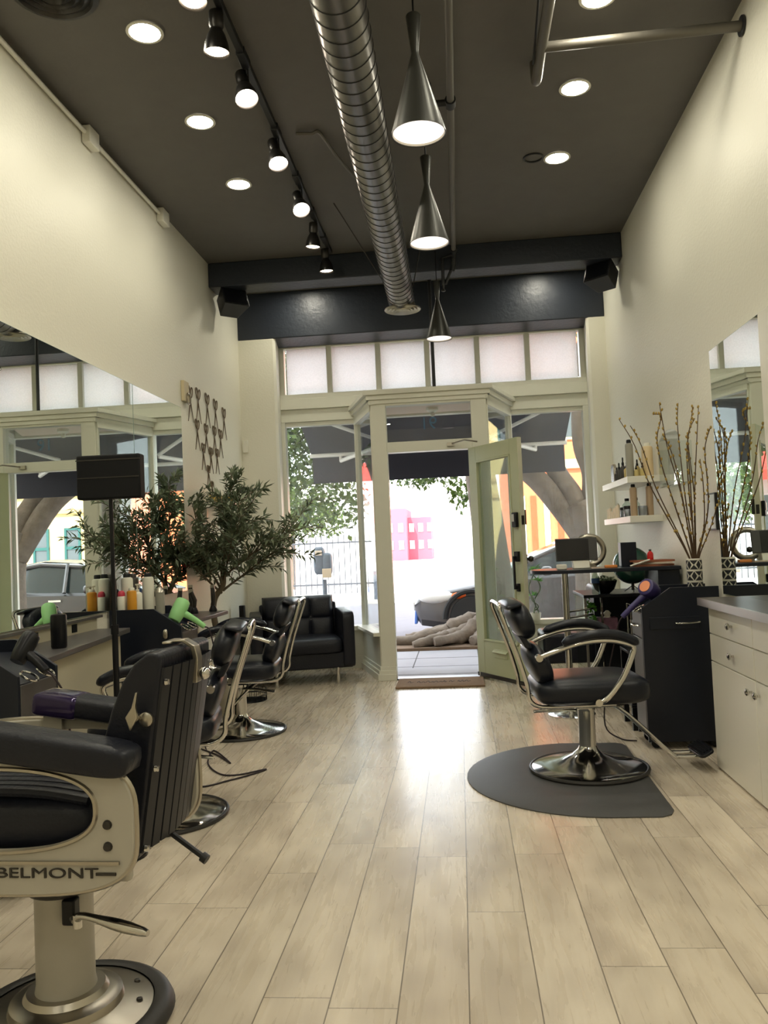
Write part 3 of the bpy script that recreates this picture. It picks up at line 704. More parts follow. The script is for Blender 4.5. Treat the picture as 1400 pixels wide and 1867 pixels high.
# parked car
def car(loc, rz, label, near):
    t = thing('parked_car', label, 'car', loc, rz, None)
    st = [(0.0, .34, .60, .50, .58), (.10, .22, .66, .66, .70), (.45, .18, .76, .82, .80), (1.0, .18, .86, .87, .86), (1.5, .18, .93, .88, .88), (2.6, .18, .96, .88, .88), (3.5, .18, .98, .88, .87), (4.1, .22, 1.0, .84, .82), (4.36, .36, .92, .72, .74)]
    b = MB(); rings = []
    for x, zb, zt, wb, wt in st:
        hf = [(-wb * .86, zb), (-wb, zb + .10), (-wb * 1.01, (zb + zt) * .52), (-wt * .97, zt - .07), (-wt * .82, zt)]
        pr = hf + [(0, zt + .035)] + [(-y, z) for y, z in hf[::-1]]
        rings.append([b.bm.verts.new((x, y, z)) for y, z in pr])
    for i in range(len(rings) - 1):
        for k in range(len(rings[0])):
            j = (k + 1) % len(rings[0]); b._face([rings[i][k], rings[i][j], rings[i + 1][j], rings[i + 1][k]])
    b._face(rings[0]); b._face(rings[-1])
    b.build('body', 'car_paint', t, angle=35)
    gs = [(1.05, .84, .66), (1.7, 1.16, .66), (2.2, 1.36, .60), (2.9, 1.42, .58), (3.6, 1.33, .57), (4.22, .98, .60)]
    def gh(off, zo, xs):
        b = MB(); rings = []
        for x, z, wd in xs: rings.append([b.bm.verts.new(q) for q in ((x, -.79 - off, .88), (x, -wd - off, z - .05 + zo), (x, -wd * .8, z + zo), (x, wd * .8, z + zo), (x, wd + off, z - .05 + zo), (x, .79 + off, .88))])
        for i in range(len(rings) - 1):
            for k in range(5): b._face([rings[i][k], rings[i][k + 1], rings[i + 1][k + 1], rings[i + 1][k]])
        b._face(rings[0]); b._face(rings[-1]); return b
    gh(0, 0, gs).build('window_glass', 'car_glass', t, angle=30)
    r = MB(); n = len(gs)
    for s_ in (-1, 1):
        r.tube([(x, s_ * (wd + .005), z - .045) for x, z, wd in gs], .035, 8)
        for (xa, xb, za) in ((2.42, 2.46, 1.37), (3.42, 3.62, 1.33)): r.tube([(xa, s_ * .83, .93), (xb, s_ * .60, za)], .03, 6)
    r.tube([(x, 0, z + .004) for x, z, wd in gs[2:5]], [.47, .47, .46], 12, flat=.06)
    r.build('roof', 'car_paint', t)
    for x in (.85, 3.5):
        for s_ in (-1, 1):
            wh = MB().lathe([(.20, -.10), (.31, -.10), (.33, -.07), (.33, .07), (.31, .10), (.2, .10)], 28, T(x, s_ * .80, .33) @ RotX(PI / 2)).build('wheel', 'car_tyre', t)
            MB().lathe([(0, .085), (.06, .09), (.205, .075), (.205, -.075), (.06, -.09), (0, -.085)], 20, T(x, s_ * .80, .33) @ RotX(PI / 2)).build('rim', 'car_rim', wh)
            MB().tube([(x + .40 * math.cos(a), s_ * .876, .33 + .40 * math.sin(a)) for a in [PI * i / 16 for i in range(17)]], .035, 6).build('wheel_arch', 'car_tyre', t)
    for s_ in (-1, 1):
        h = MB(); h.sell((.42, s_ * .70, .64), (.34, .12, .09), .8, .8); h.build('headlight', 'headlight', t)
        h = MB(); h.sell((.68, s_ * .79, .66), (.12, .06, .05), .8, .8); h.build('indicator', 'lamp_amber', t)
        h = MB(); h.sell((4.25, s_ * .66, .80), (.10, .10, .12), .7, .7); h.build('tail_light', 'red_paint', t)
        h = MB(); h.sell((1.95, s_ * .98, .98), (.08, .09, .07), .7, .7); h.build('side_mirror', 'car_paint', t)
        h = MB(); h.box((2.45, s_ * .885 - .004, .80), (2.65, s_ * .885 + .004, .83)); h.build('door_handle', 'chrome', t)
    MB().prism([(-.015, .24), (.03, .24), (.045, .44), (.0, .44)], -.52, .52, 'xz').build('grille', 'car_blue', t, bev=.01)
    MB().box((-.03, -.25, .42), (-.012, .25, .55)).build('number_plate', 'white_plastic', t)
    MB().tube([(3.9, 0, 1.18), (4.15, 0, 1.42)], .006, 6).build('antenna', 'black_plastic', t)
    return t
car_ = car((-.72, 13.0, -.16), 0, 'dark grey hatchback parked at the kerb behind the tree roots', True)
dup(car_, (-6.4, 19.3, -.16), PI, 'small distant hatchback parked along the far kerb across the street')
t = thing('parking_meter', 'grey and tan twin parking meter on a pole by the kerb', 'parking meter', (-1.95, 11.68, -.04))
MB().cyl((0, 0, 0), (0, 0, .88), .034, 12).build('pole', 'meter_grey', t)
b = MB(); b.sell((-.06, 0, 1.15), (.085, .08, .20), .5, .6); b.build('left_head', 'meter_grey', t)
b = MB(); b.sell((.05, 0, 1.10), (.075, .08, .16), .5, .6); b.build('right_head', 'meter_grey', t)
MB().cbox((.05, -.075, .97), (.13, .03, .13)).build('coin_box', 'meter_tan', t, bev=.008)
MB().cbox((-.06, -.082, 1.26), (.10, .012, .07)).build('display', 'paper', t, bev=.004)
t = thing('bollard', 'plain grey street post standing across the road', 'post', (-2.1, 20.6, -.06))
MB().cyl((0, 0, 0), (0, 0, 1.35), .10, 14).build('post', 'meter_grey', t); MB().lathe([(.11, 1.33), (.11, 1.40), (.0, 1.46)], 14).build('cap', 'meter_grey', t)
t = thing('iron_fence', 'black iron bar fence on the far side of the street', 'fence', (-5.6, 23.6, -.06))
MB().box((-3.4, -.02, .25), (3.6, .02, .30)).build('bottom_rail', 'iron', t); MB().box((-3.4, -.02, 1.45), (3.6, .02, 1.50)).build('top_rail', 'iron', t)
b = MB()
for i in range(42): b.box((-3.35 + i * .165, -.012, .0), (-3.325 + i * .165, .012, 1.7))
o = b.build('bar', 'iron', t); o['kind'] = 'stuff'
tag(MB().box((-2.66, 23.50, 1.42), (-2.36, 23.53, 1.72)).build('fence_sign', 'sign_green', bev=.005), 'small square grey green sign hung on the iron fence', 'sign')

# buildings across the street
def window(parent, x, z, w_, h_, y, m='teal_frame', gm='window_dark'):
    f = MB().ring([(x - w_ / 2, z), (x + w_ / 2, z), (x + w_ / 2, z + h_), (x - w_ / 2, z + h_)], [(x - w_ / 2 + .07, z + .07), (x + w_ / 2 - .07, z + .07), (x + w_ / 2 - .07, z + h_ - .07), (x - w_ / 2 + .07, z + h_ - .07)], y - .06, y + .02)
    f.box((x - w_ / 2, y - .05, z + h_ * .62), (x + w_ / 2, y, z + h_ * .62 + .09))
    fo = f.build('window', m, parent); MB().box((x - w_ / 2, y - .02, z), (x + w_ / 2, y - .012, z + h_)).build('pane', gm, fo)
t = thing('orange_building', 'orange stucco building with striped panels and a cream string course', 'building', (0, 24.5, -.06))
MB().box((1.55, 0, 0), (5.74, 6, 9)).build('wall', 'orange_stucco', t)
MB().box((1.5, -.12, 3.35), (5.74, 0, 3.62)).build('string_course', 'cream_stone', t)
for i in range(4): MB().box((1.75 + i * .38, -.05, .2), (1.75 + i * .38 + (.16 if i else .22), 0, 2.6)).build('stripe', 'orange_dark' if i % 2 else 'pale_wall', t)
for x in (3.6, 4.9): window(t, x, 4.2, .9, 1.7, 0, 'cream_stone')
t = thing('stone_building', 'cream stone building with teal window frames seen in the long mirror', 'building', (0, 24.5, -.06))
MB().box((5.76, 0, 0), (17, 6, 8)).build('wall', 'cream_stone', t)
for z in (2.75, 3.3): MB().box((5.76, -.1, z), (17, 0, z + .12)).build('cornice', 'stone_line', t)
for i in range(9): window(t, 6.5 + i * 1.02, .55, .52, 1.75, 0)
for i in range(9): window(t, 6.5 + i * 1.02, 4.3, .52, 1.75, 0)
t = thing('red_building', 'hazy red brick apartment block far down the street', 'building', (-3.6, 66, -.06))
MB().box((-3.2, 0, 0), (-.6, 8, 4.2)).build('wall', 'red_brick', t); MB().box((-.6, 2, 0), (1.3, 8, 3.5)).build('wing', 'red_brick', t)
for i in range(6):
    for z in (.9, 2.3): window(t, -2.75 + i * .85 if i < 3 else -2.75 + .2 + i * .75, z, .4, .7, 0 if i < 3 else 2, 'pale_wall', 'pale_wall')
t = thing('pale_shop', 'pale shopfront with a bright red awning across the street', 'building', (0, 26, -.06))
MB().box((-22, 0, 0), (-8.4, 6, 7)).build('wall', 'pale_wall', t)
MB().prism([(-1.2, 3.0), (-1.2, 3.35), (0, 4.2), (0, 4.1)], -19, -8.8, 'yz').build('awning', 'red_awning', t)
for x in (-18, -15, -12): window(t, x, .6, 2.2, 2.0, 0, 'pale_wall')
t = thing('pale_block', 'long pale block closing the far end of the street', 'building', (0, 90, -.06))
MB().box((-40, 0, 0), (30, 6, 9)).build('wall', 'pale_wall', t)
for i in range(12): window(t, -34 + i * 5, 3.5, 2.0, 2.6, 0, 'pale_wall', 'pale_wall')

# ------------------------------------------------------------------ salon chairs
def salon_chair(label, loc, rz, group='black and chrome salon chairs'):
    t = thing('salon_chair', label, 'chair', loc, rz, group)
    bs = MB().lathe([(0, 0), (.305, 0), (.316, .006), (.316, .014), (.300, .022), (.24, .033), (.15, .056), (.085, .085), (.055, .112), (.046, .13), (0, .13)], 48).build('base', 'chrome', t)
    MB().tube([(.316 * math.cos(2 * PI * i / 40), .316 * math.sin(2 * PI * i / 40), .010) for i in range(40)], .011, 8, True).build('base_rim', 'rubber_black', bs)
    MB().lathe([(.046, .12), (.046, .32), (.050, .325), (.050, .345), (.026, .35), (.026, .40)], 20).build('column', 'chrome', t)
    MB().tube([(-.03, .03, .315), (-.12, .08, .315), (-.27, .12, .30)], .009, 8).build('pump_lever', 'chrome', t)
    b = MB(); b.box((-.17, -.16, .372), (.17, .16, .39)); b.box((-.07, -.07, .345), (.07, .07, .372)); b.build('seat_plate', 'black_plastic', t)
    b = MB(); b.sell((.01, 0, .455), (.305, .268, .078), .55, .36, None, 40, 18); b.build('seat', 'black_vinyl', t, angle=180)
    ln = math.radians(-20)
    b = MB(); b.sell((0, 0, 0), (.058, .222, .122), .85, .55, T(-.258, 0, .592) @ RotY(ln), 30, 16); lo = b.build('lower_backrest', 'black_vinyl', t, angle=180)
    b = MB(); b.sell((0, 0, 0), (.058, .226, .112), .85, .55, T(-.342, 0, .838) @ RotY(ln), 32, 18); b.sell((0, 0, 0), (.050, .222, .024), .9, .4, T(-.393, 0, .925) @ RotY(math.radians(-14)), 30, 12); b.build('upper_backrest', 'black_vinyl', t, angle=180)
    b = MB(); b.prism([(-.335, .69), (-.30, .69), (-.335, .76), (-.37, .76)], -.16, .16, 'xz'); b.build('back_strap', 'black_vinyl', t, bev=.01)
    half = [(.12, .19, .385), (-.19, .19, .383), (-.29, .19, .39), (-.335, .19, .43), (-.342, .19, .50), (-.385, .19, .66), (-.462, .19, .88), (-.470, .185, .912), (-.468, .165, .930)]
    full = half + [(-.466, 0, .932)] + [(x, -y, z) for x, y, z in half[::-1]]
    MB().tube(smooth_path(full, 3), .0115, 10).build('back_frame', 'chrome', t)
    for s_ in (-1, 1):
        a = MB(); a.tube(smooth_path([(-.285, s_ * .262, .655), (-.17, s_ * .29, .70), (-.05, s_ * .298, .732), (.08, s_ * .298, .736), (.17, s_ * .298, .715), (.20, s_ * .296, .695), (.19, s_ * .294, .65), (.14, s_ * .29, .54), (.06, s_ * .283, .44), (.01, s_ * .272, .415)], 4), .0145, 10)
        a.cyl((-.285, s_ * .235, .655), (-.285, s_ * .282, .655), .019); a.cyl((.01, s_ * .24, .415), (.01, s_ * .292, .415), .019)
        ar = a.build('armrest_frame', 'chrome', t)
        MB().tube(smooth_path([(-.165, s_ * .29, .730), (-.10, s_ * .296, .752), (0, s_ * .30, .771), (.10, s_ * .30, .768), (.17, s_ * .30, .746), (.225, s_ * .30, .715)], 4), [.012, .022] + [.033] * 17 + [.026, .012], 14, flat=.75).build('arm_pad', 'black_vinyl', ar)
    b = MB()
    for s_ in (-.045, .045): b.tube(smooth_path([(.18, s_, .385), (.30, s_, .30), (.52, s_, .085), (.57, s_, .06), (.70, s_, .06)], 4), .012, 8)
    b.tube([(.70, -.06, .06), (.70, .06, .06)], .012, 8); ft = b.build('footrest', 'chrome', t)
    b = MB(); b.sell((0, 0, 0), (.045, .125, .012), .5, .5, T(.70, 0, .085) @ RotY(math.radians(-28)))
    for i in range(4): b.box((-.032 + i * .018, -.10, .008), (-.024 + i * .018, .10, .016), T(.70, 0, .085) @ RotY(math.radians(-28)))
    b.build('foot_pad', 'black_plastic', ft)
    return t
ch = salon_chair('black salon chair facing right on the grey floor mat', (.650, 4.665, .0165), math.radians(4))
c2 = dup(ch, (-1.53, 4.02, 0), math.radians(191), 'black salon chair between the barber chair and the desk, facing the long mirror')
c3 = dup(ch, (-1.625, 5.85, 0), math.radians(185), 'black salon chair furthest back, in front of the leather loveseat')
for o in ch.children:
    if o.name.startswith('footrest'): o.location.x -= .085
for c_ in (c2, c3):            # their foot bars are swung in under the seat
    for o in c_.children:
        if o.name.startswith('footrest'): o.location.x = -.36
# D-shaped mat under the right chair
poly = []
for i in range(25):
    a = math.radians(98 + 168 * i / 24); poly.append((.66 + .68 * math.cos(a), 4.60 + .70 * math.sin(a)))
poly += [(.86, 3.90), (.91, 3.93), (.935, 3.99), (.955, 5.20), (.94, 5.25), (.90, 5.28)]
b = MB()
ins = [(.68 + (x - .68) * .94, 4.6 + (y - 4.6) * .94) for x, y in poly]
lo = [b.bm.verts.new((x, y, .001)) for x, y in poly]; mi = [b.bm.verts.new((x, y, .006)) for x, y in poly]; hi = [b.bm.verts.new((x, y, .016)) for x, y in ins]
b._face(lo[::-1]); b._face(hi)
for A_, B_ in ((lo, mi), (mi, hi)):
    for i in range(len(poly)): j = (i + 1) % len(poly); b._face([A_[i], A_[j], B_[j], B_[i]])
tag(b.build('anti_fatigue_mat', 'rubber_mat', angle=20), 'grey D-shaped rubber floor mat under the right hand salon chair', 'mat')

# ------------------------------------------------------------------ barber chair in the foreground
t = thing('barber_chair', 'vintage black barber chair with grey metal sides in the near foreground', 'chair', (-1.16, 2.27, 0), math.radians(-2))
b = MB(); b.lathe([(0, .0), (.235, .0), (.245, .02), (.235, .035), (.18, .05), (.155, .055), (.15, .075), (.135, .082), (.115, .085), (.105, .10), (0, .10)], 56); bs = b.build('base', 'satin_metal', t)
MB().lathe([(.235, 0), (.288, 0), (.295, .012), (.285, .032), (.262, .043), (.238, .038)], 56, cap=False).build('base_rim', 'rubber_black', bs)
b = MB()
for a in (.2, .75, 2.0, 3.6, 5.2): b.lathe([(0, .044), (.010, .044), (.008, .05), (0, .052)], 8, T(.20 * math.cos(a), .20 * math.sin(a), 0))
b.build('base_bolt', 'dark_metal', bs)['kind'] = 'stuff'
b = MB(); b.lathe([(.084, .095), (.079, .12), (.079, .385), (.083, .39), (.083, .405)], 36); col = b.build('column', 'barber_grey', t)
MB().lathe([(.095, .375), (.112, .39), (.118, .43), (.11, .46)], 36).build('column_collar', 'rubber_black', t)
MB().box((.040, -.090, .305), (.078, -.055, .375)).build('lever_slot', 'black_plastic', col, bev=.006)
b = MB(); b.tube(smooth_path([(.06, -.07, .325), (.085, -.095, .325), (.11, -.115, .345), (.15, -.13, .348), (.24, -.16, .343), (.33, -.19, .338)], 4), [.012] * 8 + [.010] * 5 + [.011, .013, .015, .016, .016, .014, .012, .008], 10); b.cyl((.095, -.105, .31), (.095, -.105, .345), .012); b.build('pump_lever', 'chrome', t)
# underframe and seat
b = MB(); b.box((-.42, -.20, .44), (.12, .24, .52)); b.build('underframe', 'black_paint', t, bev=.03)
# side panels: outline with an oval opening
def side_outline(n=64):
    out, inn = [], []
    for k in range(n):
        a = 2 * PI * k / n; c, s_ = math.cos(a), math.sin(a)
        e = .55
        out.append((-.085 + .41 * math.copysign(abs(c) ** e, c), .622 + (.178 if s_ > 0 else .172) * math.copysign(abs(s_) ** e, s_)))
        e = .8
        inn.append((-.09 + .315 * math.copysign(abs(c) ** e, c), .664 + .106 * math.copysign(abs(s_) ** e, s_)))
    return out, inn
o_, i_ = side_outline()
for s_, nm in ((-.225, -1), (.225, 1)):
    b = MB(); b.ring(o_, i_, s_ - .016, s_ + .016, 'xz'); sp_ = b.build('side_panel', 'barber_grey', t, bev=.004)
    MB().tube([(x * 1.0, s_ + .004 * nm, z) for x, z in o_], .009, 6, True).build('edge_trim', 'satin_metal', sp_)
    if nm < 0:
        MB().tube([(x, s_ - .016, z) for x, z in i_], .007, 6, True).build('opening_trim', 'satin_metal', sp_)
        MB().box((-.45, s_ - .022, .530), (.285, s_ - .012, .538)).build('trim_strip', 'satin_metal', sp_)
        MB().box((.222, s_ - .020, .503), (.275, s_ - .012, .510)).build('name_bar', 'dark_metal', sp_)
        text_part('nameplate', 'BELMONT', .036, 'dark_metal', sp_, T(.090, s_ - .0165, .507) @ RotX(PI / 2) @ Matrix.Scale(1.7, 4, (1, 0, 0)), .003)
        for z in (.574, .628):
            MB().lathe([(.013, 0), (.010, .008), (0, .010)], 12, T(.255, s_ - .015, z) @ RotX(PI / 2)).build('side_bolt', 'dark_metal', sp_)
b = MB(); b.sell((-.16, 0, .60), (.36, .198, .085), .55, .25, None, 36, 14); seat = b.build('seat', 'black_leather', t, angle=180)
b = MB()
for i in range(9): b.tube(smooth_path([(-.48, -.16 + i * .04, .66), (-.3, -.16 + i * .04, .688), (0, -.16 + i * .04, .688), (.17, -.16 + i * .04, .665)], 4), .021, 8, flat=.7)
b.build('seat_pleats', 'black_leather', seat)
for s_ in (-.215, .215):
    b = MB(); b.sell((0, 0, 0), (.25, .058, .044 if s_ < 0 else .034), .45, .22, T(.075, s_, .815 if s_ < 0 else .822) @ RotY(math.radians(8.5)), 36, 14); pd = b.build('arm_pad', 'black_leather', t, angle=180)
    b = MB(); b.box((-.16, s_ - .02, .75), (-.10, s_ + .02, .82)); b.box((.17, s_ - .02, .74), (.25, s_ + .02, .78)); b.build('arm_support', 'barber_grey', t)
    if s_ > 0:
        b = MB(); b.sell((0, 0, 0), (.075, .062, .037), .4, .2, T(-.105, s_, .848) @ RotY(math.radians(8.5)), 36, 14); b.build('plastic_sleeve', 'purple_wrap', pd, angle=180)
# back
prof = [(.165, .50), (.180, .70), (.200, .82), (.222, .89), (.255, .965), (.288, 1.012), (.325, 1.038), (.350, 1.040), (.364, 1.03), (.364, 1.0), (.285, .50)]
MB().prism(prof, -.135, .250, 'xz').build('backrest', 'black_leather', t, bev=.022, seg=4)
b = MB(); n = 8
def rear(f, y, off): return (.285 + .079 * f + off, y, .515 + .485 * f)
cols = []
for i in range(n):
    ya = -.127 + .37 * i / n; yb = ya + .37 / n - .012
    for y, o2 in ((ya, .0), (ya, .012), (yb, .014), (yb, .0)):
        cols.append([rear(f, y, o2 - .004 + .02 * math.sin(PI * (y + .127) / .37) * 1.0) for f in (0, .04, .33, .66, .96, 1)])
V = [[b.bm.verts.new(q) for q in c_] for c_ in cols]
for i in range(len(V) - 1):
    for k in range(5): b._face([V[i][k], V[i + 1][k], V[i + 1][k + 1], V[i][k + 1]])
rp = b.build('rear_panel', 'barber_rear', t, angle=20)
b = MB(); b.prism([(.375, .93), (.395, .93), (.40, 1.0), (.392, 1.035), (.36, 1.055), (.325, 1.052), (.325, 1.047), (.355, 1.046), (.378, 1.03), (.384, 1.0)], .045, .085, 'xz'); b.box((.305, .02, 1.044), (.330, .11, 1.052)); hc = b.build('headrest_clasp', 'satin_metal', t, bev=.003)
MB().ball((.412, .06, .955), .018).build('clasp_knob', 'chrome', hc)
for f, y in ((.92, -.118), (.45, -.118), (.02, -.118), (.92, .233), (.3, .233), (.03, .233)):
    p = rear(f, y, .012); MB().lathe([(.010, 0), (.008, .008), (0, .010)], 10, T(*p) @ RotY(PI / 2)).build('panel_screw', 'chrome', rp)
b = MB(); b.cyl((.30, -.135, .875), (.30, -.165, .875), .009); b.prism([(.292, .845), (.312, .878), (.308, .91), (.315, .945), (.310, .945), (.298, .905), (.280, .880)], -.178, -.165, 'xz'); b.build('recline_handle', 'satin_metal', t, bev=.004)
MB().lathe([(.019, 0), (.019, .010), (.012, .014), (0, .014)], 18, T(.322, -.135, .868) @ RotX(PI / 2)).build('pivot_cap', 'satin_metal', t)
b = MB(); b.box((.22, -.17, .455), (.275, -.135, .53)); b.box((.15, -.20, .47), (.24, -.15, .495)); b.build('back_bracket', 'barber_grey', t, bev=.01)
b = MB(); b.cyl((.29, .05, .515), (.405, .03, .445), .008, 8); b.cyl((.398, .031, .449), (.413, .028, .440), .014, 10); b.build('recline_rod', 'black_paint', t)
b = MB(); b.tube(smooth_path([(-.40, .0, .46), (-.55, .0, .34), (-.60, .0, .2)], 4), .018, 8); b.box((-.72, -.16, .12), (-.56, .18, .15)); b.tube([(-.64, .18, .14), (-.60, .23, .05)], .012, 8); b.build('footrest', 'satin_metal', t, bev=.006)

# ------------------------------------------------------------------ leather loveseat by the window
t = thing('leather_loveseat', 'small black tufted leather loveseat under the left shop window', 'sofa', (-1.03, 7.80, 0), math.radians(15))
W, D = .98, .74        # local: right front corner at the origin, -x to the left, +y to the back
MB().box((-W + .02, .03, .15), (-.02, D - .02, .30)).build('base', 'black_leather', t, bev=.015)
b = MB(); b.sell((-W / 2, .30, .36), (W / 2 - .115, .305, .075), .3, .2, None, 32, 12); b.build('seat_cushion', 'black_leather', t, angle=180)
for x in (-.115, -W): b = MB(); b.sell((x + .0575, D / 2, .415), (.058, D / 2, .265), .18, .12, None, 32, 14); b.build('armrest', 'black_leather', t, angle=180)
b = MB(); nx, nz = 49, 25; F = []
for j in range(nz):
    row = []
    for i in range(nx):
        u = i / (nx - 1); v = j / (nz - 1)
        px, pz = u * 3, v * 2
        tuft = abs(math.sin(PI * px)) ** .35 * abs(math.sin(PI * pz)) ** .35
        edge = min(1, min(u, 1 - u, v, 1 - v) / .06) ** .5
        rc = .05
        row.append(b.bm.verts.new((-W + .13 + u * (W - .26), .60 - .07 * edge - .032 * tuft - v * -.09, .38 + v * .43)))
    F.append(row)
for j in range(nz - 1):
    for i in range(nx - 1): b._face([F[j][i], F[j][i + 1], F[j + 1][i + 1], F[j + 1][i]])
bk = [[b.bm.verts.new((-W + .13 + u * (W - .26), .66 + .07 * v, .36 + v * .45)) for u in (0, 1)] for v in (0, 1)]
b._face([bk[0][0], bk[1][0], bk[1][1], bk[0][1]])
b._face(F[-1] + [bk[1][1], bk[1][0]]); b._face(F[0][::-1] + [bk[0][0], bk[0][1]])
b._face([r_[0] for r_ in F] + [bk[1][0], bk[0][0]]); b._face([r_[-1] for r_ in F][::-1] + [bk[0][1], bk[1][1]])
bc = b.build('back_cushion', 'black_leather', t, angle=60)
for i in (1, 2): MB().sell((-W + .13 + (W - .26) * i / 3, .53 + .045, .595), (.014, .010, .014), .9, .9).build('tuft_button', 'black_leather', bc)
MB().box((-W + .10, .66, .15), (-.10, D, .74)).build('back_frame', 'black_leather', t, bev=.02)
for x, y in ((-.17, .05), (-.75, .05), (-.17, D - .08), (-.88, D - .08)): MB().cyl((x, y, 0), (x, y, .16), .017, 14).build('leg', 'chrome', t)

# ------------------------------------------------------------------ styling stations, desks
def station(label, loc, rz, w_, front):
    t = thing('styling_station', label, 'cabinet', loc, rz, 'black styling stations')
    h = w_ / 2
    MB().prism([(.004, .06), (.452, .06), (.452, .815), (.285, .915), (.004, .915)], -h + .018, h - .018, 'xz').build('body', 'black_laminate', t)
    for s_ in (-1, 1): MB().prism([(.004, .045), (.462, .045), (.462, .850), (.288, .965), (.004, .965)], *sorted((s_ * h, s_ * (h - .018))), 'xz').build('side_panel', 'black_laminate', t, bev=.0015)
    d = MB().box((.452, -h + .02, .665), (.464, h - .02, .812)).build('drawer', front, t, bev=.002)
    MB().tube(smooth_path([(.464, -.06, .735), (.488, -.052, .735), (.492, 0, .735), (.488, .052, .735), (.464, .06, .735)], 4), .006, 8).build('handle', 'chrome', d)
    d = MB().box((.452, -h + .02, .07), (.464, h - .02, .658)).build('cabinet_door', front, t, bev=.002)
    MB().tube(smooth_path([(.464, h - .05, .42), (.49, h - .05, .41), (.49, h - .05, .32), (.464, h - .05, .31)], 4), .005, 8).build('handle', 'chrome', d)
    for x in (.06, .41):
        for y in (-h + .05, h - .05): MB().cyl((x, y - .01, .03), (x, y + .01, .03), .03, 16).box((x - .012, y - .012, .03), (x + .012, y + .012, .06)).build('caster', 'black_plastic', t)
    M = T(.42, 0, .85) @ RotY(math.radians(31))
    for y in (-.07, .06): MB().tube([M @ Vector((.04 + .036 * math.cos(2 * PI * i / 20), y + .036 * math.sin(2 * PI * i / 20), .012)) for i in range(20)], .005, 6, True).build('holder_ring', 'chrome', t)
    return t
station('black styling station nearest the camera on the left wall, holding a black dryer', (XL + .012, 3.22, 0), 0, .32, 'grey_laminate')
s2 = station('black styling station holding hair products and the green dryer', (XL + .012, 5.10, 0), 0, .31, 'grey_laminate')
b = MB(); b.sell((.365, -.168, .81), (.016, .014, .030), .8, .8); b.build('knob', 'satin_metal', s2)
s3 = station('black styling station carrying the vase of bare branches', (XR - .014, 5.254, 0), PI, .294, 'grey_laminate')
d = MB().box((.125, .147, .717), (.42, .153, .79)).build('side_drawer', 'black_laminate', s3, bev=.002)
MB().tube(smooth_path([(.13, .153, .757), (.135, .172, .757), (.2, .178, .753), (.265, .172, .753), (.27, .153, .753)], 4), .0055, 8).build('handle', 'chrome', d)

t = thing('styling_desk', 'grey topped desk with beige panels between the two left styling stations', 'desk', (0, 0, 0))
MB().prism([(-2.187, 3.40), (-1.80, 3.40), (-1.975, 4.76), (-2.187, 4.76)], .845, .873).build('desk_top', 'grey_laminate', t, bev=.003)
MB().prism([(-1.90, 3.42), (-1.86, 3.42), (-2.03, 4.74), (-2.07, 4.74)], 0, .845).build('front_panel', 'beige_panel', t)
MB().prism([(-2.187, 3.42), (-1.88, 3.42), (-1.88, 3.445), (-2.187, 3.445)], 0, .845).build('side_panel', 'beige_panel', t)
MB().box((-2.188, 3.42, .873), (-2.17, 4.74, .94)).build('backsplash', 'beige_panel', t)
MB().box((-2.188, 3.42, .94), (-2.15, 4.78, .955)).build('ledge', 'grey_laminate', t)
for y in (4.02, 4.45): MB().box((-2.17, y - .03, .885), (-2.166, y + .03, .93)).build('outlet', 'black_plastic', t)
t = thing('styling_desk', 'dark narrow counter holding hair clippers beside the olive tree', 'desk', (0, 0, 0))
MB().prism([(-2.187, 5.28), (-1.84, 5.28), (-1.83, 6.33), (-2.187, 6.36)], .812, .84).build('desk_top', 'grey_laminate', t, bev=.003)
MB().box((-2.187, 5.30, .0), (-2.06, 6.30, .812)).build('cupboard', 'beige_panel', t)
d = MB().box((-2.06, 5.32, .66), (-1.95, 5.78, .79)).build('drawer', 'white_cabinet', t, bev=.004)
MB().tube(smooth_path([(-1.95, 5.48, .735), (-1.93, 5.485, .735), (-1.93, 5.61, .735), (-1.95, 5.615, .735)], 3), .005, 6).build('handle', 'chrome', d)

# white drawer unit and worktop on the right
t = thing('drawer_cabinet', 'white drawer cabinet with round chrome knobs along the right wall', 'cabinet', (0, 0, 0))
MB().box((1.36, 2.7, .0), (1.545, 4.694, .885)).build('body', 'white_cabinet', t)
def knob(p, par):
    MB().lathe([(.006, 0), (.006, .012), (.016, .018), (.018, .026), (.010, .032), (0, .033)], 16, T(*p) @ RotY(-PI / 2)).build('knob', 'chrome', par)
for k, (ya, yb) in enumerate(((4.022, 4.694), (3.346, 4.018), (2.70, 3.342))):
    for za, zb in ((.737, .883), (.588, .733)):
        d = MB().box((1.345, ya, za), (1.36, yb, zb)).build('drawer', 'white_cabinet', t, bev=.003); knob((1.345, (ya + yb) / 2 - .05, (za + zb) / 2), d)
    d = MB().box((1.345, ya, .012), (1.36, yb, .584)).build('cabinet_door', 'white_cabinet', t, bev=.003); knob((1.345, ya + .05 if k != 1 else yb - .05, .525), d)
t = thing('countertop', 'dark counter slab with brushed metal edge on the white cabinet', 'worktop', (0, 0, 0))
MB().box((1.305, 2.7, .888), (1.545, 4.715, .928)).build('slab', 'grey_laminate', t)
b = MB(); b.box((1.296, 2.7, .888), (1.305, 4.724, .929)); b.box((1.305, 4.715, .888), (1.545, 4.724, .929)); b.build('edge_band', 'satin_metal', t)
tag(MB().box((1.45, 2.4, .96), (1.549, 4.0, 2.312)).build('wall_panel', 'white_cabinet', bev=.003), 'plain white panel box standing out from the right wall beside the mirror', 'panel')

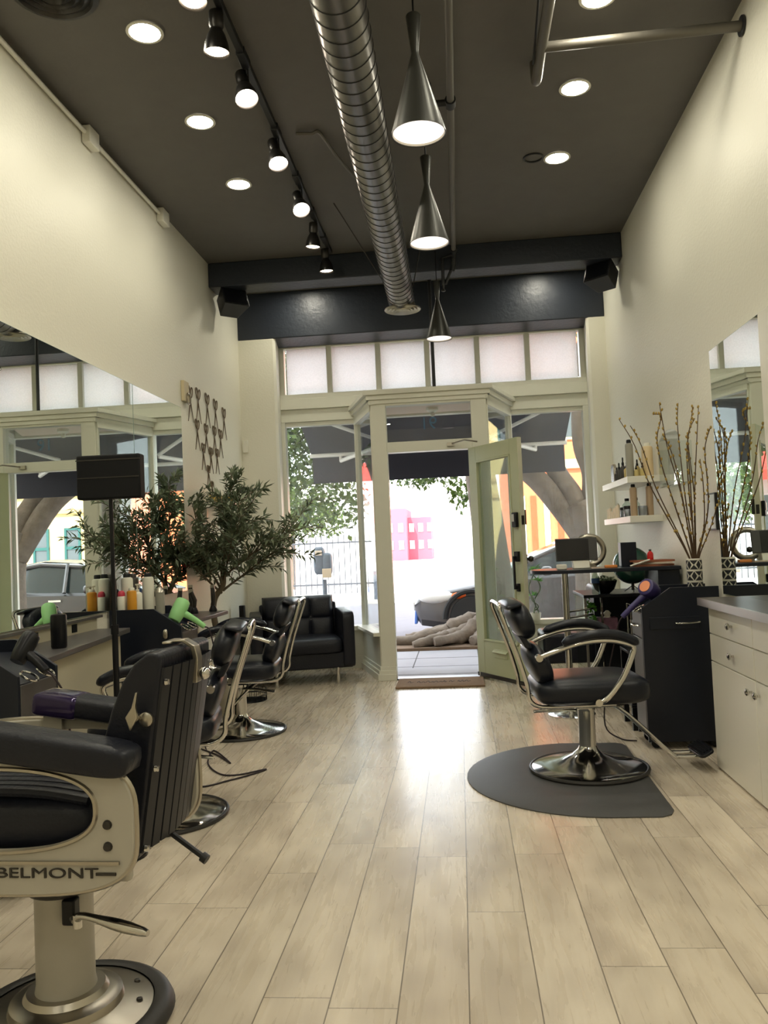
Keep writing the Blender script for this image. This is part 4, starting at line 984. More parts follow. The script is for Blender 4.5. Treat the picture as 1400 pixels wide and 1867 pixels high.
# ------------------------------------------------------------------ reception corner
t = thing('bar_table', 'high black bar table with rounded end and chrome leg near the door', 'table', (0, 0, 0))
arc = [(.745 + .235 * math.cos(a), 6.165 + .235 * math.sin(a)) for a in [PI / 2 + PI * i / 18 for i in range(19)]]
top = MB().prism(arc + [(1.535, 5.93), (1.535, 6.40)], 1.036, 1.062).build('table_top', 'black_laminate', t, bev=.004)
b = MB(); b.cyl((.757, 6.165, 0.02), (.757, 6.165, 1.036), .024, 20); b.build('leg', 'chrome', t)
MB().lathe([(.0, 0), (.17, 0), (.17, .008), (.04, .025), (.024, .04)], 32, T(.757, 6.165, 0)).build('leg_base', 'chrome', t)
MB().box((1.38, 5.96, .88), (1.53, 6.37, 1.036)).build('end_panel', 'black_laminate', t, bev=.004)
for z in (.745, .70): MB().cyl((.757, 6.165, z), (.985, 6.40, z), .007, 8).build('cross_bar', 'chrome', t)
t = thing('reception_desk', 'low black reception desk with a glass end behind the bar table', 'desk', (0, 0, 0))
MB().box((.925, 6.43, .822), (1.535, 7.05, .845)).build('desk_top', 'black_laminate', t, bev=.003)
MB().box((1.08, 6.95, .0), (1.535, 7.03, .822)).build('back_panel', 'black_laminate', t)
MB().box((1.06, 6.45, .50), (1.53, 6.95, .525)).build('lower_shelf', 'grey_laminate', t)
MB().box((1.50, 6.45, .0), (1.535, 6.95, .822)).build('side_panel', 'black_laminate', t)
MB().box((.935, 6.45, .02), (.945, 7.02, .822)).build('glass_end', 'clear_glass', t); 
b = MB(); b.box((.925, 6.425, .0), (.945, 6.45, .822)); b.box((1.05, 6.43, .0), (1.065, 6.45, .822)); b.build('leg', 'chrome', t)
foliage('moss', t, [((1.0, 6.6, .58), (.05, .12, .12)), ((1.0, 6.6, .75), (.04, .1, .05))], 420, .03, .01, 'bamboo_leaf', 12)['kind'] = 'stuff'
t = thing('lounge_chair', 'low black waiting chair with chrome legs beside the door', 'chair', (.98, 7.55, 0), 0)
MB().box((-.30, -.27, .20), (.2, .27, .46)).build('seat', 'black_leather', t, bev=.03, seg=3)
MB().prism([(.10, .22), (.22, .22), (.27, .86), (.17, .86)], -.27, .27, 'xz').build('backrest', 'black_leather', t, bev=.03, seg=3)
for y in (-.25, .25): MB().tube(smooth_path([(-.33, y, .30), (-.335, y, .05), (-.35, y, .012), (.1, y, .012), (.20, y, .05), (.2, y, .3)], 3), .014, 8).build('leg', 'chrome', t)
t = thing('salon_trolley', 'black salon trolley beside the vase station', 'trolley', (1.25, 5.76, 0))
for x in (-.15, .15):
    for y in (-.14, .14): MB().box((x - .017, y - .017, 0), (x + .017, y + .017, .50)).build('leg', 'black_plastic', t)
for z in (.15, .33, .50): MB().box((-.17, -.16, z), (.17, .16, z + .02)).build('shelf', 'black_plastic', t, bev=.004)
t = thing('steel_caddy', 'small brushed steel bin on a wire rack on the black trolley', 'caddy', (1.20, 5.78, .52))
MB().prism([(-.05, .04), (.05, .04), (.06, .19), (-.06, .19)], -.05, .05, 'xz').build('bin', 'satin_metal', t, bev=.005)
b = MB(); b.tube([(-.07, -.06, .005), (-.07, -.06, .30), (-.07, .06, .30), (-.07, .06, .005)], .004, 6); b.tube([(-.07, -.06, .03), (.07, -.06, .03), (.07, .06, .03), (-.07, .06, .03)], .005, 6, True); b.build('wire_rack', 'chrome', t)

# front door mat
t = thing('door_mat', 'tan coir door mat with faded script at the open door', 'mat', (-.235, 7.64, 0))
MB().box((-.40, -.235, .001), (.40, .235, .018)).build('mat', 'mat_coir', t, bev=.004)
b = MB(); r = random.Random(2); x = -.30
while x < .30:
    wd = r.uniform(.025, .05); h = r.uniform(.02, .06)
    b.tube(smooth_path([(x, r.uniform(-.02, .0), .019), (x + wd * .3, h, .019), (x + wd * .6, -.03, .019), (x + wd, r.uniform(0, .02), .019)], 4), .006, 4, flat=.3)
    x += wd * (1.0 if r.random() < .8 else 1.8)
b.build('faded_lettering', 'mat_ink', t)

# olive tree
t = thing('olive_tree', 'potted artificial olive tree in the corner between the mirror and the loveseat', 'tree', (-1.96, 6.62, 0))
MB().lathe([(0, 0), (.145, 0), (.15, .01), (.155, .40), (.15, .405), (.14, .40), (.14, .36), (0, .36)], 36).build('pot', 'tree_pot', t)
tk = [(0, 0, .34), (-.03, .0, .55), (-.075, 0, .78), (-.06, 0, .92), (.01, 0, 1.02), (.02, 0, 1.10)]
sp_ = smooth_path(tk, 5); MB().tube(sp_, [.030 - .0004 * i for i in range(len(sp_))], 10).build('trunk', 'olive_bark', t)
r = random.Random(11); bb = MB(); lv = MB()
def twig(p0, d, L, r0, nl, dropend):
    pts = [Vector(p0)]; d = Vector(d).normalized()
    for i in range(7):
        d = (d + Vector((r.gauss(0, .10), r.gauss(0, .10), r.gauss(.02, .10) - dropend * i * .03))).normalized()
        q = pts[-1] + d * L / 7
        q.x = max(q.x, -.19)
        if q.y > .20 and 1.5 < q.z < 1.85: q.x = max(q.x, .04)
        pts.append(q)
    sp = smooth_path(pts, 2); bb.tube(sp, [r0 * (1 - .75 * i / len(sp)) for i in range(len(sp))], 5)
    for i in range(nl):
        f = .18 + .82 * i / nl; k = f * (len(sp) - 1); a = sp[int(k)]; c = sp[min(int(k) + 1, len(sp) - 1)]
        ax = (c - a).normalized() if (c - a).length > 1e-6 else d
        side = Vector((r.gauss(0, 1), r.gauss(0, 1), r.gauss(0, 1))); side = (side - ax * side.dot(ax)).normalized()
        ld = (ax * r.uniform(.4, 1.0) + side * r.uniform(.6, 1.0)).normalized()
        if a.x + ld.x * .08 < -.205: ld.x = abs(ld.x)
        lv.leaf(a, ld, (r.gauss(0, .4), r.gauss(0, .4), 1), r.uniform(.06, .10), r.uniform(.009, .0135))
    return sp
mains = [((-.01, 0, 1.0), (-.35, -.1, .8), .72), ((.01, 0, 1.04), (.25, .1, .95), .80), ((.015, 0, 1.08), (.75, -.2, .65), .72), ((0, 0, 1.0), (-.2, .7, .6), .55), ((.01, 0, 1.05), (.3, -.7, .6), .6), ((.01, 0, 1.1), (.0, .02, 1.3), .92), ((.01, 0, .98), (.62, .3, .42), .62), ((0, 0, .96), (-.45, -.4, .5), .62), ((0, 0, 1.0), (.1, -.35, .9), .75)]
for p, d, L in mains:
    sp = twig(p, d, L, .011, 26, .3)
    for j in range(14):
        k = r.randint(3, len(sp) - 2); dd = (sp[k + 1] - sp[k]).normalized() + Vector((r.gauss(0, .75), r.gauss(0, .75), r.gauss(.12, .40)))
        twig(sp[k], dd, r.uniform(.20, .42), .005, 24, .9)
bb.build('branches', 'olive_bark', t, fix=False); lv.build('foliage', 'olive_leaf', t, fix=False, angle=180)

# ------------------------------------------------------------------ small things
def bottle(name, label, cat, loc, r, h, body='bottle_white', cap='black_plastic', style='spray', group=None, rz=0):
    t = thing(name, label, cat, loc, rz, group)
    if style == 'spray':
        MB().lathe([(0, 0), (r * .95, 0), (r, .006), (r, h * .84), (r * .9, h * .885), (r * .55, h * .91), (0, h * .91)], 20).build('body', body, t)
        MB().lathe([(r * .62, h * .90), (r * .62, h * .975), (r * .5, h), (0, h)], 16).build('cap', cap, t)
    elif style == 'pump':
        MB().lathe([(0, 0), (r * .95, 0), (r, .006), (r, h * .68), (r * .8, h * .73), (r * .4, h * .76), (0, h * .76)], 20).build('body', body, t)
        b = MB(); b.lathe([(r * .42, h * .755), (r * .42, h * .83), (r * .16, h * .84), (r * .16, h * .95), (r * .4, h * .96), (r * .4, h), (0, h)], 14); b.tube([(0, 0, h * .975), (r * 1.3, 0, h * .975), (r * 1.5, 0, h * .94)], r * .16, 6)
        b.build('pump', cap, t)
    elif style == 'dropper':
        MB().lathe([(0, 0), (r * .95, 0), (r, .004), (r, h * .52), (r * .45, h * .62), (r * .4, h * .66), (0, h * .66)], 16).build('body', body, t)
        MB().lathe([(r * .48, h * .63), (r * .48, h * .75), (r * .26, h * .79), (r * .30, h * .94), (r * .16, h), (0, h)], 12).build('cap', cap, t)
    elif style == 'jar':
        MB().lathe([(0, 0), (r * .96, 0), (r, .004), (r, h * .7), (r * .96, h * .72), (0, h * .72)], 22).build('body', body, t)
        MB().lathe([(r * 1.03, h * .70), (r * 1.03, h * .97), (r * .98, h), (0, h)], 22).build('lid', cap, t)
    elif style == 'flask':
        MB().lathe([(0, 0), (r * .96, 0), (r, .005), (r, h * .55), (r * .85, h * .68), (r * .42, h * .80), (r * .38, h * .88), (0, h * .88)], 20).build('body', body, t)
        MB().lathe([(r * .44, h * .86), (r * .44, h), (0, h)], 14).build('cap', cap, t)
    elif style == 'dome':
        MB().lathe([(0, 0), (r * .97, 0), (r, .005), (r, h * .76), (r * .8, h * .80), (0, h * .80)], 20).build('body', body, t)
        MB().lathe([(r * .86, h * .78), (r * .86, h * .90), (r * .6, h * .975), (0, h)], 16).build('cap', cap, t)
    return t
G = 'hair products on the left styling station'
zt = .915
bottle('hairspray_can', 'tall white can with black cap at the right end of the bottle row', 'bottle', (-2.02, 5.18, zt), .037, .27, 'bottle_white', 'black_plastic', 'spray', G)
bottle('pump_bottle', 'small white pump bottle beside the tall white can', 'bottle', (-2.045, 5.06, zt), .030, .205, 'bottle_white', 'bottle_white', 'pump', G, -.6)
bottle('spray_bottle', 'amber orange bottle with white cap next to the floor stand pole', 'bottle', (-2.06, 5.005, zt), .030, .185, 'bottle_orange', 'bottle_white', 'spray', G)
bottle('shampoo_bottle', 'wide white bottle with black cap behind the amber bottle', 'bottle', (-2.115, 5.07, zt), .037, .275, 'bottle_white', 'black_plastic', 'spray', G)
bottle('dark_spray_can', 'tall dark bottle behind the small pump bottle', 'bottle', (-2.115, 5.17, zt), .034, .27, 'bottle_dark', 'bottle_dark', 'spray', G)
bottle('red_capped_bottle', 'small white bottle with a red domed cap behind the pole', 'bottle', (-2.125, 5.0, zt), .026, .17, 'bottle_white', 'cap_red', 'dome', G)
bottle('blue_bottle', 'dark blue squat bottle behind the tall white can', 'bottle', (-2.11, 5.225, zt), .030, .19, 'bottle_blue', 'bottle_white', 'spray', G)
t = thing('lidded_jar', 'clear glass jar with a domed lid and knob behind the bottles', 'jar', (-1.955, 5.21, zt), 0, G)
MB().lathe([(0, 0), (.03, 0), (.03, .14), (0, .14)], 20).build('jar', 'bottle_grey', t); MB().lathe([(.032, .14), (.02, .165), (.005, .175), (.008, .19), (0, .195)], 18).build('lid', 'satin_metal', t)

tag(MB().lathe([(0, 0), (.033, 0), (.037, .01), (.0375, .15), (.035, .16), (.03, .162), (0, .158)], 28, T(-1.935, 3.81, .873)).build('cylinder_speaker', 'black_plastic'), 'black fabric cylinder speaker standing on the grey desk', 'speaker')

def clipper(label, x, y, h, rz, tilt):
    t = thing('hair_clipper', label, 'clipper', (x, y, .84), rz, 'hair clippers on the dark counter')
    MB().lathe([(0, 0), (.030, 0), (.032, .012), (.018, .045), (0, .045)], 16).build('stand', 'black_plastic', t)
    MB().tube([(0, 0, .04), (.004, 0, h * .55), (.012 * tilt, 0, h * .92)], [.014, .019, .016], 12).build('handle', 'dark_metal', t)
    MB().cbox((.012 * tilt, 0, h * .95), (.034, .012, .03)).build('blade', 'satin_metal', t, bev=.002)
clipper('silver and black hair clipper standing alone near the counter end', -1.93, 6.27, .20, 0, 0)
clipper('curved black hair clipper leaning beside the alone standing one', -2.03, 6.12, .18, .8, -2)
clipper('square topped black hair clipper next to the curved one', -2.09, 6.22, .21, .2, 0)
clipper('round topped black hair clipper nearest the mirror', -2.10, 5.98, .20, .4, 1)

def dryer(name, label, m, p, q, r, h0, h1, cordpts, tail=None):
    t = thing(name, label, 'hair dryer', p)
    p = Vector(p); ax = (Vector(q) - p); L = ax.length; M = ax.to_track_quat('Z', 'Y').to_matrix().to_4x4()
    MB().lathe([(0, 0), (r * .72, 0), (r * .82, .006), (r * .95, L * .35), (r, L * .7), (r * .92, L * .95), (r * .8, L), (0, L)], 22, M).build('barrel', m, t)
    MB().lathe([(r * .62, L), (r * .62, L + .004), (0, L + .004)], 18, M).build('rear_grille', tail or 'black_plastic', t)
    MB().tube(smooth_path([Vector(h0) - p, (Vector(h0) + Vector(h1)) / 2 - p + Vector((0, 0, .005)), Vector(h1) - p], 4), [.021, .022, .021, .019, .018, .018, .017, .017, .015], 14).build('handle', m, t)
    cp = [Vector(h1)] + [Vector(c) for c in cordpts]
    MB().tube([c - p for c in smooth_path(cp, 5)], .0045, 6).build('cord', 'cord', t)
    return t
dryer('hair_dryer', 'black hair dryer hung on the nearest left station', 'black_plastic', (-1.745, 3.09, .905), (-1.715, 3.16, 1.005), .037, (-1.735, 3.12, .945), (-1.63, 3.10, .865), [(-1.60, 3.10, .84), (-1.565, 3.12, .75), (-1.56, 3.15, .55), (-1.555, 3.2, .3), (-1.56, 3.25, .02)])
dryer('hair_dryer', 'light green hair dryer resting on the second left station', 'green_dryer', (-1.79, 4.99, .885), (-1.745, 5.06, 1.005), .048, (-1.745, 5.03, .93), (-1.62, 5.07, .835), [(-1.585, 5.07, .80), (-1.57, 5.1, .6), (-1.62, 5.15, .2), (-1.75, 5.4, .01), (-1.6, 5.1, .006)])
dryer('hair_dryer', 'dark purple hair dryer with copper cap hung on the right station', 'purple_dryer', (1.185, 5.235, .925), (1.115, 5.17, .975), .058, (1.135, 5.19, .935), (.975, 5.20, .79), [(.95, 5.20, .75), (.92, 5.25, .6), (.875, 5.3, .36), (.86, 5.35, .1), (.95, 5.36, .012), (1.04, 5.3, .01)], 'copper')
tag(MB().tube(smooth_path([(-1.76, 5.35, .006), (-1.60, 5.18, .006), (-1.46, 4.98, .006), (-1.66, 5.30, .006), (-1.60, 4.98, .006), (-1.45, 4.74, .006), (-1.33, 4.72, .007), (-1.20, 4.83, .006), (-1.27, 4.71, .006), (-1.37, 4.60, .006), (-1.47, 4.50, .006), (-1.60, 4.52, .006), (-1.62, 4.75, .006)], 6), .005, 6).build('power_cord', 'cord'), 'loose dark power cord tangled on the floor behind the middle chair', 'cord')

t = thing('floor_stand', 'black rectangular head on a slim black floor stand before the long mirror', 'stand', (-1.522, 3.50, 0), math.radians(2))
MB().lathe([(0, 0), (.11, 0), (.11, .012), (.03, .02), (0, .02)], 28).build('foot', 'black_plastic', t)
MB().cyl((0, 0, .015), (0, 0, .96), .013, 12).cyl((0, 0, .96), (0, 0, 1.0), .017, 12).build('lower_pole', 'black_plastic', t)
MB().cyl((0, 0, 1.0), (0, 0, 1.56), .009, 12).build('upper_pole', 'black_plastic', t)
h = MB().box((-.138, -.035, 1.553), (.147, .03, 1.747)).build('head', 'black_matte', t, bev=.008, seg=3)
MB().box((-.139, -.037, 1.722), (.148, -.0345, 1.727)).box((-.132, -.0368, 1.645), (.141, -.0345, 1.649)).build('seam', 'dark_metal', h)
b = MB()
t = thing('wire_basket', 'round black wire basket on the floor under the furthest salon chair', 'basket', (-1.87, 7.06, 0))
for z in (.006, .05, .10): b.tube([(.14 * math.cos(2 * PI * i / 28), .14 * math.sin(2 * PI * i / 28), z) for i in range(28)], .004, 5, True)
for i in range(20): a = 2 * PI * i / 20; b.cyl((.14 * math.cos(a), .14 * math.sin(a), .006), (.14 * math.cos(a), .14 * math.sin(a), .10), .0025, 5)
b.build('wire_frame', 'black_plastic', t); MB().lathe([(0, .003), (.135, .003), (.135, .008), (0, .008)], 28).build('bottom', 'black_plastic', t)

# scissors on the wall
def scissors(y, z, h, label):
    t = thing('wall_scissors', label, 'wall decoration', (XL, y, z), 0, 'scissors pinned to the white wall')
    for s_, nm in ((1, 'blade'), (-1, 'blade')):
        b = MB(); a = s_ * math.radians(21)
        M = T(.006 + .003 * s_, 0, 0) @ RotX(a)
        b.prism([(-.009, 0), (.009, 0), (.003, -h * .52), (-.003, -h * .52)], -.002, .002, 'yz', M)
        b.prism([(-.008, 0), (.008, 0), (.008, h * .2), (-.008, h * .2)], -.002, .002, 'yz', M)
        b.tube([M @ Vector((0, .024 * math.cos(q) * 1.0, h * .33 + h * .15 * math.sin(q))) for q in [2 * PI * i / 16 for i in range(16)]], .005, 6, True)
        b.build(nm, 'scissor_dark', t, fix=True)
rows = [('top row of the scissors', [(6.70, 2.555), (6.91, 2.575), (7.17, 2.575), (7.42, 2.565), (7.69, 2.53)], .32), ('second row of the scissors', [(6.86, 2.315), (7.11, 2.31), (7.36, 2.325), (7.55, 2.32)], .28), ('third row of the scissors', [(7.01, 2.14), (7.23, 2.13), (7.42, 2.14)], .25), ('fourth row, alone above the shelf', [(7.14, 1.98)], .20), ('bottom of the triangle, just above the tins', [(7.235, 1.855)], .18)]
onum = ['first', 'second', 'third', 'fourth', 'fifth']
for rn, ps, h in rows:
    for i, (y, z) in enumerate(ps):
        scissors(y, z, h, 'dark scissors on the wall, ' + (f'{onum[i]} from the mirror in the ' + rn if len(ps) > 1 else rn))
t = thing('wall_box', 'tan wall box with a hanging ring beside the first scissors', 'box', (XL, 6.54, 2.62))
MB().box((.001, -.06, -.08), (.03, .06, .09)).build('box', 'box_tan', t, bev=.004)
MB().tube([(.035, .03 + .045 * math.cos(q), -.05 + .045 * math.sin(q)) for q in [2 * PI * i / 20 for i in range(20)]], .007, 6, True).build('ring', 'satin_metal', t)
tag(MB().box((-2.185, YP - .022, 2.31), (-2.13, YP - .001, 2.44)).build('door_chime', 'white_plastic', bev=.004), 'small white box high on the left pilaster', 'box')
tag(MB().box((XL + .001, 6.47, 1.19), (XL + .05, 6.56, 1.36)).build('alarm_box', 'red_paint', bev=.006), 'small red box on the wall at the mirror edge', 'box')
t = thing('wall_shelf', 'small white shelf on the wall behind the olive tree', 'shelf', (XL, 7.2, 1.69))
MB().box((.001, -.28, 0), (.20, .28, .045)).build('board', 'white_cabinet', t, bev=.003); MB().box((.001, -.2, -.12), (.02, -.17, 0)).build('bracket', 'white_cabinet', t)
for lb, y, x, m in (('yellow labelled tin on the shelf behind the olive tree, nearest the mirror', 7.02, .09, 'tin_yellow'), ('pale tin in the middle of the shelf behind the olive tree', 7.18, .10, 'bottle_cream'), ('yellow tin at the far end of the shelf behind the olive tree', 7.38, .12, 'tin_yellow')):
    bottle('product_tin', lb, 'tin', (XL + x, y, 1.735), .045, .09, m, 'bottle_white', 'jar', 'tins on the small wall shelf')
tag(MB().box((-2.12, 7.70, 0), (-2.07, 7.75, .78)).build('black_post', 'black_plastic', bev=.005), 'slim black post standing in the corner beside the loveseat', 'post')

# right wall shelves and their products
for z, lb in ((1.69, 'upper floating white shelf on the right wall carrying dropper bottles'), (1.385, 'lower floating white shelf on the right wall carrying tan bottles')):
    tag(MB().box((1.302, 6.44 if z > 1.5 else 6.42, z), (1.549, 7.54, z + .05)).build('floating_shelf', 'white_cabinet', bev=.002), lb, 'shelf', 'floating shelves on the right wall')
G1 = 'products on the upper shelf'; G2 = 'products on the lower shelf'; zu, zl = 1.741, 1.436
bottle('product_can', 'tall grey can with black cap at the front corner of the upper shelf', 'bottle', (1.345, 6.53, zu), .030, .29, 'bottle_grey', 'black_plastic', 'spray', G1)
bottle('dropper_bottle', 'tiny amber dropper bottle just right of the tall grey can', 'bottle', (1.385, 6.50, zu), .017, .085, 'amber_liquid', 'black_plastic', 'dropper', G1)
bottle('dropper_bottle', 'taller amber dropper bottle behind its shorter pair on the upper shelf', 'bottle', (1.415, 6.60, zu), .02, .14, 'amber_liquid', 'black_plastic', 'dropper', G1)
bottle('dropper_bottle', 'short amber dropper bottle in front of the taller one on the upper shelf', 'bottle', (1.435, 6.51, zu), .02, .105, 'amber_liquid', 'black_plastic', 'dropper', G1)
bottle('cream_bottle', 'broad cream bottle standing on the upper shelf near the wall', 'bottle', (1.487, 6.56, zu), .043, .26, 'bottle_cream', 'bottle_white', 'spray', G1)
for i, (y, h, lb) in enumerate(((6.66, .13, 'dark dropper bottle closest to the tall grey can on the long shelf edge'), (6.80, .18, 'tallest dark dropper bottle along the upper shelf edge'), (6.96, .15, 'dark dropper bottle next to the silver case on the upper shelf'), (7.06, .12, 'shortest dark dropper bottle along the upper shelf edge'))):
    bottle('dropper_bottle', lb, 'bottle', (1.345, y, zu), .022, h, 'bottle_dark' if i else 'amber_liquid', 'black_plastic', 'dropper', G1)
t = thing('oval_mirror', 'small silver arched mirror standing at the far end of the upper shelf', 'mirror', (1.36, 7.28, zu)); 
MB().prism([(-.07, 0), (.07, 0), (.07, .13), (.045, .165), (-.045, .165), (-.07, .13)], -.012, .012, 'yz').build('frame', 'satin_metal', t, bev=.004)
MB().prism([(-.055, .012), (.055, .012), (.055, .125), (.035, .152), (-.035, .152), (-.055, .125)], -.0135, -.012, 'yz').build('glass', 'jar_silver', t)
bottle('tan_bottle', 'tall tan bottle with black cap at the front corner of the lower shelf', 'bottle', (1.352, 6.50, zl), .027, .245, 'bottle_tan', 'black_plastic', 'spray', G2)
bottle('tan_bottle', 'tall tan bottle with black cap near the wall on the lower shelf', 'bottle', (1.478, 6.52, zl), .027, .25, 'bottle_tan', 'black_plastic', 'spray', G2)
bottle('lotion_bottle', 'clear bottle with black cap between the two tan bottles', 'bottle', (1.395, 6.62, zl), .032, .145, 'clear_glass', 'black_plastic', 'flask', G2)
bottle('styling_jar', 'grey blue jar in front between the two tan bottles', 'jar', (1.418, 6.50, zl), .034, .075, 'jar_silver', 'jar_silver', 'jar', G2)
bottle('styling_jar', 'silver jar left of the front tan bottle on the lower shelf', 'jar', (1.345, 6.68, zl), .036, .085, 'jar_silver', 'black_plastic', 'jar', G2)
bottle('lotion_bottle', 'clear bottle with black cap above the silver jars on the lower shelf', 'bottle', (1.385, 6.92, zl), .042, .155, 'clear_glass', 'black_plastic', 'flask', G2)
bottle('styling_jar', 'second silver jar behind the first on the lower shelf edge', 'jar', (1.345, 6.83, zl), .036, .08, 'jar_silver', 'black_plastic', 'jar', G2)
for y, h, lb in ((7.04, .12, 'tallest ivory tube beside the clear bottle on the lower shelf'), (7.12, .105, 'second ivory tube from the clear bottle on the lower shelf'), (7.20, .095, 'third ivory tube from the clear bottle on the lower shelf'), (7.30, .07, 'shortest ivory tube on the lower shelf edge'), (7.40, .105, 'ivory tube second from the far end of the lower shelf'), (7.49, .10, 'ivory tube at the far end of the lower shelf')):
    bottle('ivory_tube', lb, 'bottle', (1.335, y, zl), .015, h, 'bottle_ivory', 'bottle_white', 'spray', G2)
t = thing('acrylic_holder', 'clear arched acrylic holder mounted on the right wall behind the branches', 'holder', (XR, 5.86, 1.62))
prof = [(-.30, 0), (.30, 0), (.30, .28)] + [(.30 * math.cos(a), .28 + .11 * math.sin(a)) for a in [PI * i / 10 for i in range(1, 10)]] + [(-.30, .28)]
MB().prism(prof, -.075, -.072, 'yz').build('front_face', 'acrylic', t); MB().box((-.075, -.30, 0), (-.001, .30, .006)).build('bottom', 'acrylic', t)
for y in (-.30, .296): MB().box((-.07, y, 0), (-.001, y + .004, .28)).build('side_face', 'acrylic', t)
t = thing('framed_picture', 'small framed picture on the right wall next to the tall mirror', 'picture', (XR, 5.165, 1.30))
MB().box((-.018, -.085, 0), (-.001, .085, .225)).build('frame', 'frame_black', t); MB().box((-.020, -.075, .01), (-.018, .075, .215)).build('print', 'picture', t)

# vase of budding branches
vt = thing('patterned_vase', 'white vase with black geometric triangles holding bare branches', 'vase', (1.437, 5.254, .916))
MB().lathe([(0, 0), (.043, 0), (.045, .004), (.045, .212), (.041, .214), (.041, .03), (0, .03)], 32).build('vessel', 'vase_white', vt)
b = MB(); rv = .0464
def vp(a, z): return (rv * math.cos(a), rv * math.sin(a), z)
for row in range(3):
    for k in range(5):
        a0 = 2 * PI * k / 5 + (row % 2) * PI / 5; a1 = a0 + 2 * PI / 5; am = (a0 + a1) / 2; z0 = .012 + row * .068; z1 = z0 + .056; zm = (z0 + z1) / 2
        for tri in (((a0, z0), (a0 + .34, zm), (a0, z1)), ((am, zm), (a0 + .10, z0), (a1 - .10, z0)), ((am, zm), (a1 - .10, z1), (a0 + .10, z1)), ((a1, z0), (a1 - .34, zm), (a1, z1))):
            ap, p1, p2 = (tri[1], tri[0], tri[2]) if tri[0][0] == tri[2][0] else tri
            for s_ in range(4):
                q1, q2 = [(p1[0] + (p2[0] - p1[0]) * f, p1[1] + (p2[1] - p1[1]) * f) for f in (s_ / 4, (s_ + 1) / 4)]
                m1, m2 = [((q[0] + ap[0]) / 2, (q[1] + ap[1]) / 2) for q in (q1, q2)]
                b._face([b.bm.verts.new(vp(*q)) for q in (q1, q2, m2, m1)]); b._face([b.bm.verts.new(vp(*q)) for q in (m1, m2, ap)])
b.build('triangle_pattern', 'vase_black', vt, fix=False)
br = [[(1.411, 1.132), (1.213, 1.577), (1.128, 1.857), (1.044, 2.027)], [(1.414, 1.132), (1.247, 1.576), (1.179, 1.854), (1.119, 1.989)], [(1.427, 1.131), (1.34, 1.468), (1.278, 1.711), (1.257, 1.884), (1.288, 2.02), (1.246, 2.04)], [(1.434, 1.131), (1.377, 1.535), (1.31, 1.812), (1.272, 2.09)], [(1.44, 1.13), (1.417, 1.533), (1.411, 1.773), (1.409, 1.979), (1.424, 2.116)], [(1.447, 1.13), (1.437, 1.532), (1.442, 1.805), (1.475, 1.975), (1.498, 2.077)], [(1.447, 1.13), (1.456, 1.463), (1.48, 1.769), (1.507, 2.059)], [(1.453, 1.13), (1.498, 1.325), (1.495, 1.563), (1.475, 1.735)], [(1.46, 1.13), (1.505, 1.39), (1.50, 1.57), (1.475, 1.78), (1.50, 1.90)], [(1.46, 1.13), (1.49, 1.30), (1.505, 1.44)], [(1.434, 1.131), (1.398, 1.602), (1.366, 1.809), (1.326, 1.915)], [(1.44, 1.13), (1.434, 1.6), (1.43, 1.875), (1.476, 1.992)], [(1.45, 1.13), (1.462, 1.5), (1.452, 1.70), (1.44, 1.9)]]
dys = [.06, .10, .0, -.05, .10, .04, -.04, -.12, -.27, -.30, .12, -.06, .0]
bud0 = None; rb = random.Random(3)
for i, pts in enumerate(br):
    z1 = pts[-1][1]
    P3 = [(1.437 + (pts[0][0] - 1.437) * .3, 5.254 + dys[i] * .02, .95)] + [(x, 5.254 + dys[i] * ((z - 1.1) / (z1 - 1.1)), z) for x, z in pts]
    sp_ = smooth_path(P3, 5); n_ = len(sp_)
    t = tag(MB().tube(sp_, [.0052 - .0030 * k / n_ for k in range(n_)], 6).build('willow_branch', 'willow_bark'), 'thin budding willow branch standing in the patterned vase', 'branch', 'budding branches in the vase')
    for k in range(7, n_):
        if rb.random() < .8:
            if bud0 is None:
                bud0 = MB().sell((0, 0, .006), (.0068, .0068, .011), 1, 1, None, 8, 6).build('bud', 'bud', t); o = bud0
            else:
                o = bud0.copy(); C.objects.link(o); o.parent = t
            d = (sp_[k] - sp_[k - 1]); ja = rb.uniform(0, 2 * PI)
            o.location = sp_[k] + Vector((.005 * math.cos(ja), .005 * math.sin(ja), 0)); o.rotation_euler = (rb.uniform(-.5, .5), rb.uniform(-.5, .5), 0)

# things on the bar table
t = thing('tablet_terminal', 'dark point of sale tablet on a white stand on the bar table', 'tablet', (.845, 6.12, 1.063))
M = T(0, 0, .14) @ RotX(math.radians(-8))
hd_ = MB().box((-.150, -.008, -.083), (.150, .008, .083), M).build('casing', 'bezel', t, bev=.006, seg=3)
MB().box((-.143, -.0095, -.076), (.088, -.0075, .076), M).build('screen', 'screen', hd_)
MB().prism([(-.03, 0), (.06, 0), (.03, .14), (.01, .14)], -.03, .09, 'yz', RotZ(0)).build('stand', 'white_plastic', t, bev=.006)
t = thing('ring_sculpture', 'round polished metal ring standing behind the tablet', 'ornament', (.965, 6.30, 1.063))
MB().tube([(.105 * math.cos(q), 0, .125 + .105 * math.sin(q)) for q in [2 * PI * i / 40 for i in range(40)]], .022, 12, True, flat=1.0).build('ring', 'satin_metal', t); MB().box((-.04, -.03, 0), (.04, .03, .012)).build('foot', 'satin_metal', t)
tag(MB().box((1.172, 6.17, 1.063), (1.285, 6.27, 1.238)).build('speaker_box', 'black_laminate', bev=.003), 'upright black box speaker standing in front of the green globe', 'speaker')
t = thing('green_globe', 'dark green globe on a slim stand behind the bar table', 'globe', (1.335, 6.62, .846))
MB().ball((0, 0, .205), .145, 36).build('globe', 'globe_green', t)
b = MB(); b.cyl((0, 0, .012), (0, 0, .065), .012, 10)
for a in (.4, 2.5, 4.6): b.cyl((0, 0, .05), (.07 * math.cos(a), .07 * math.sin(a), .004), .004, 6)
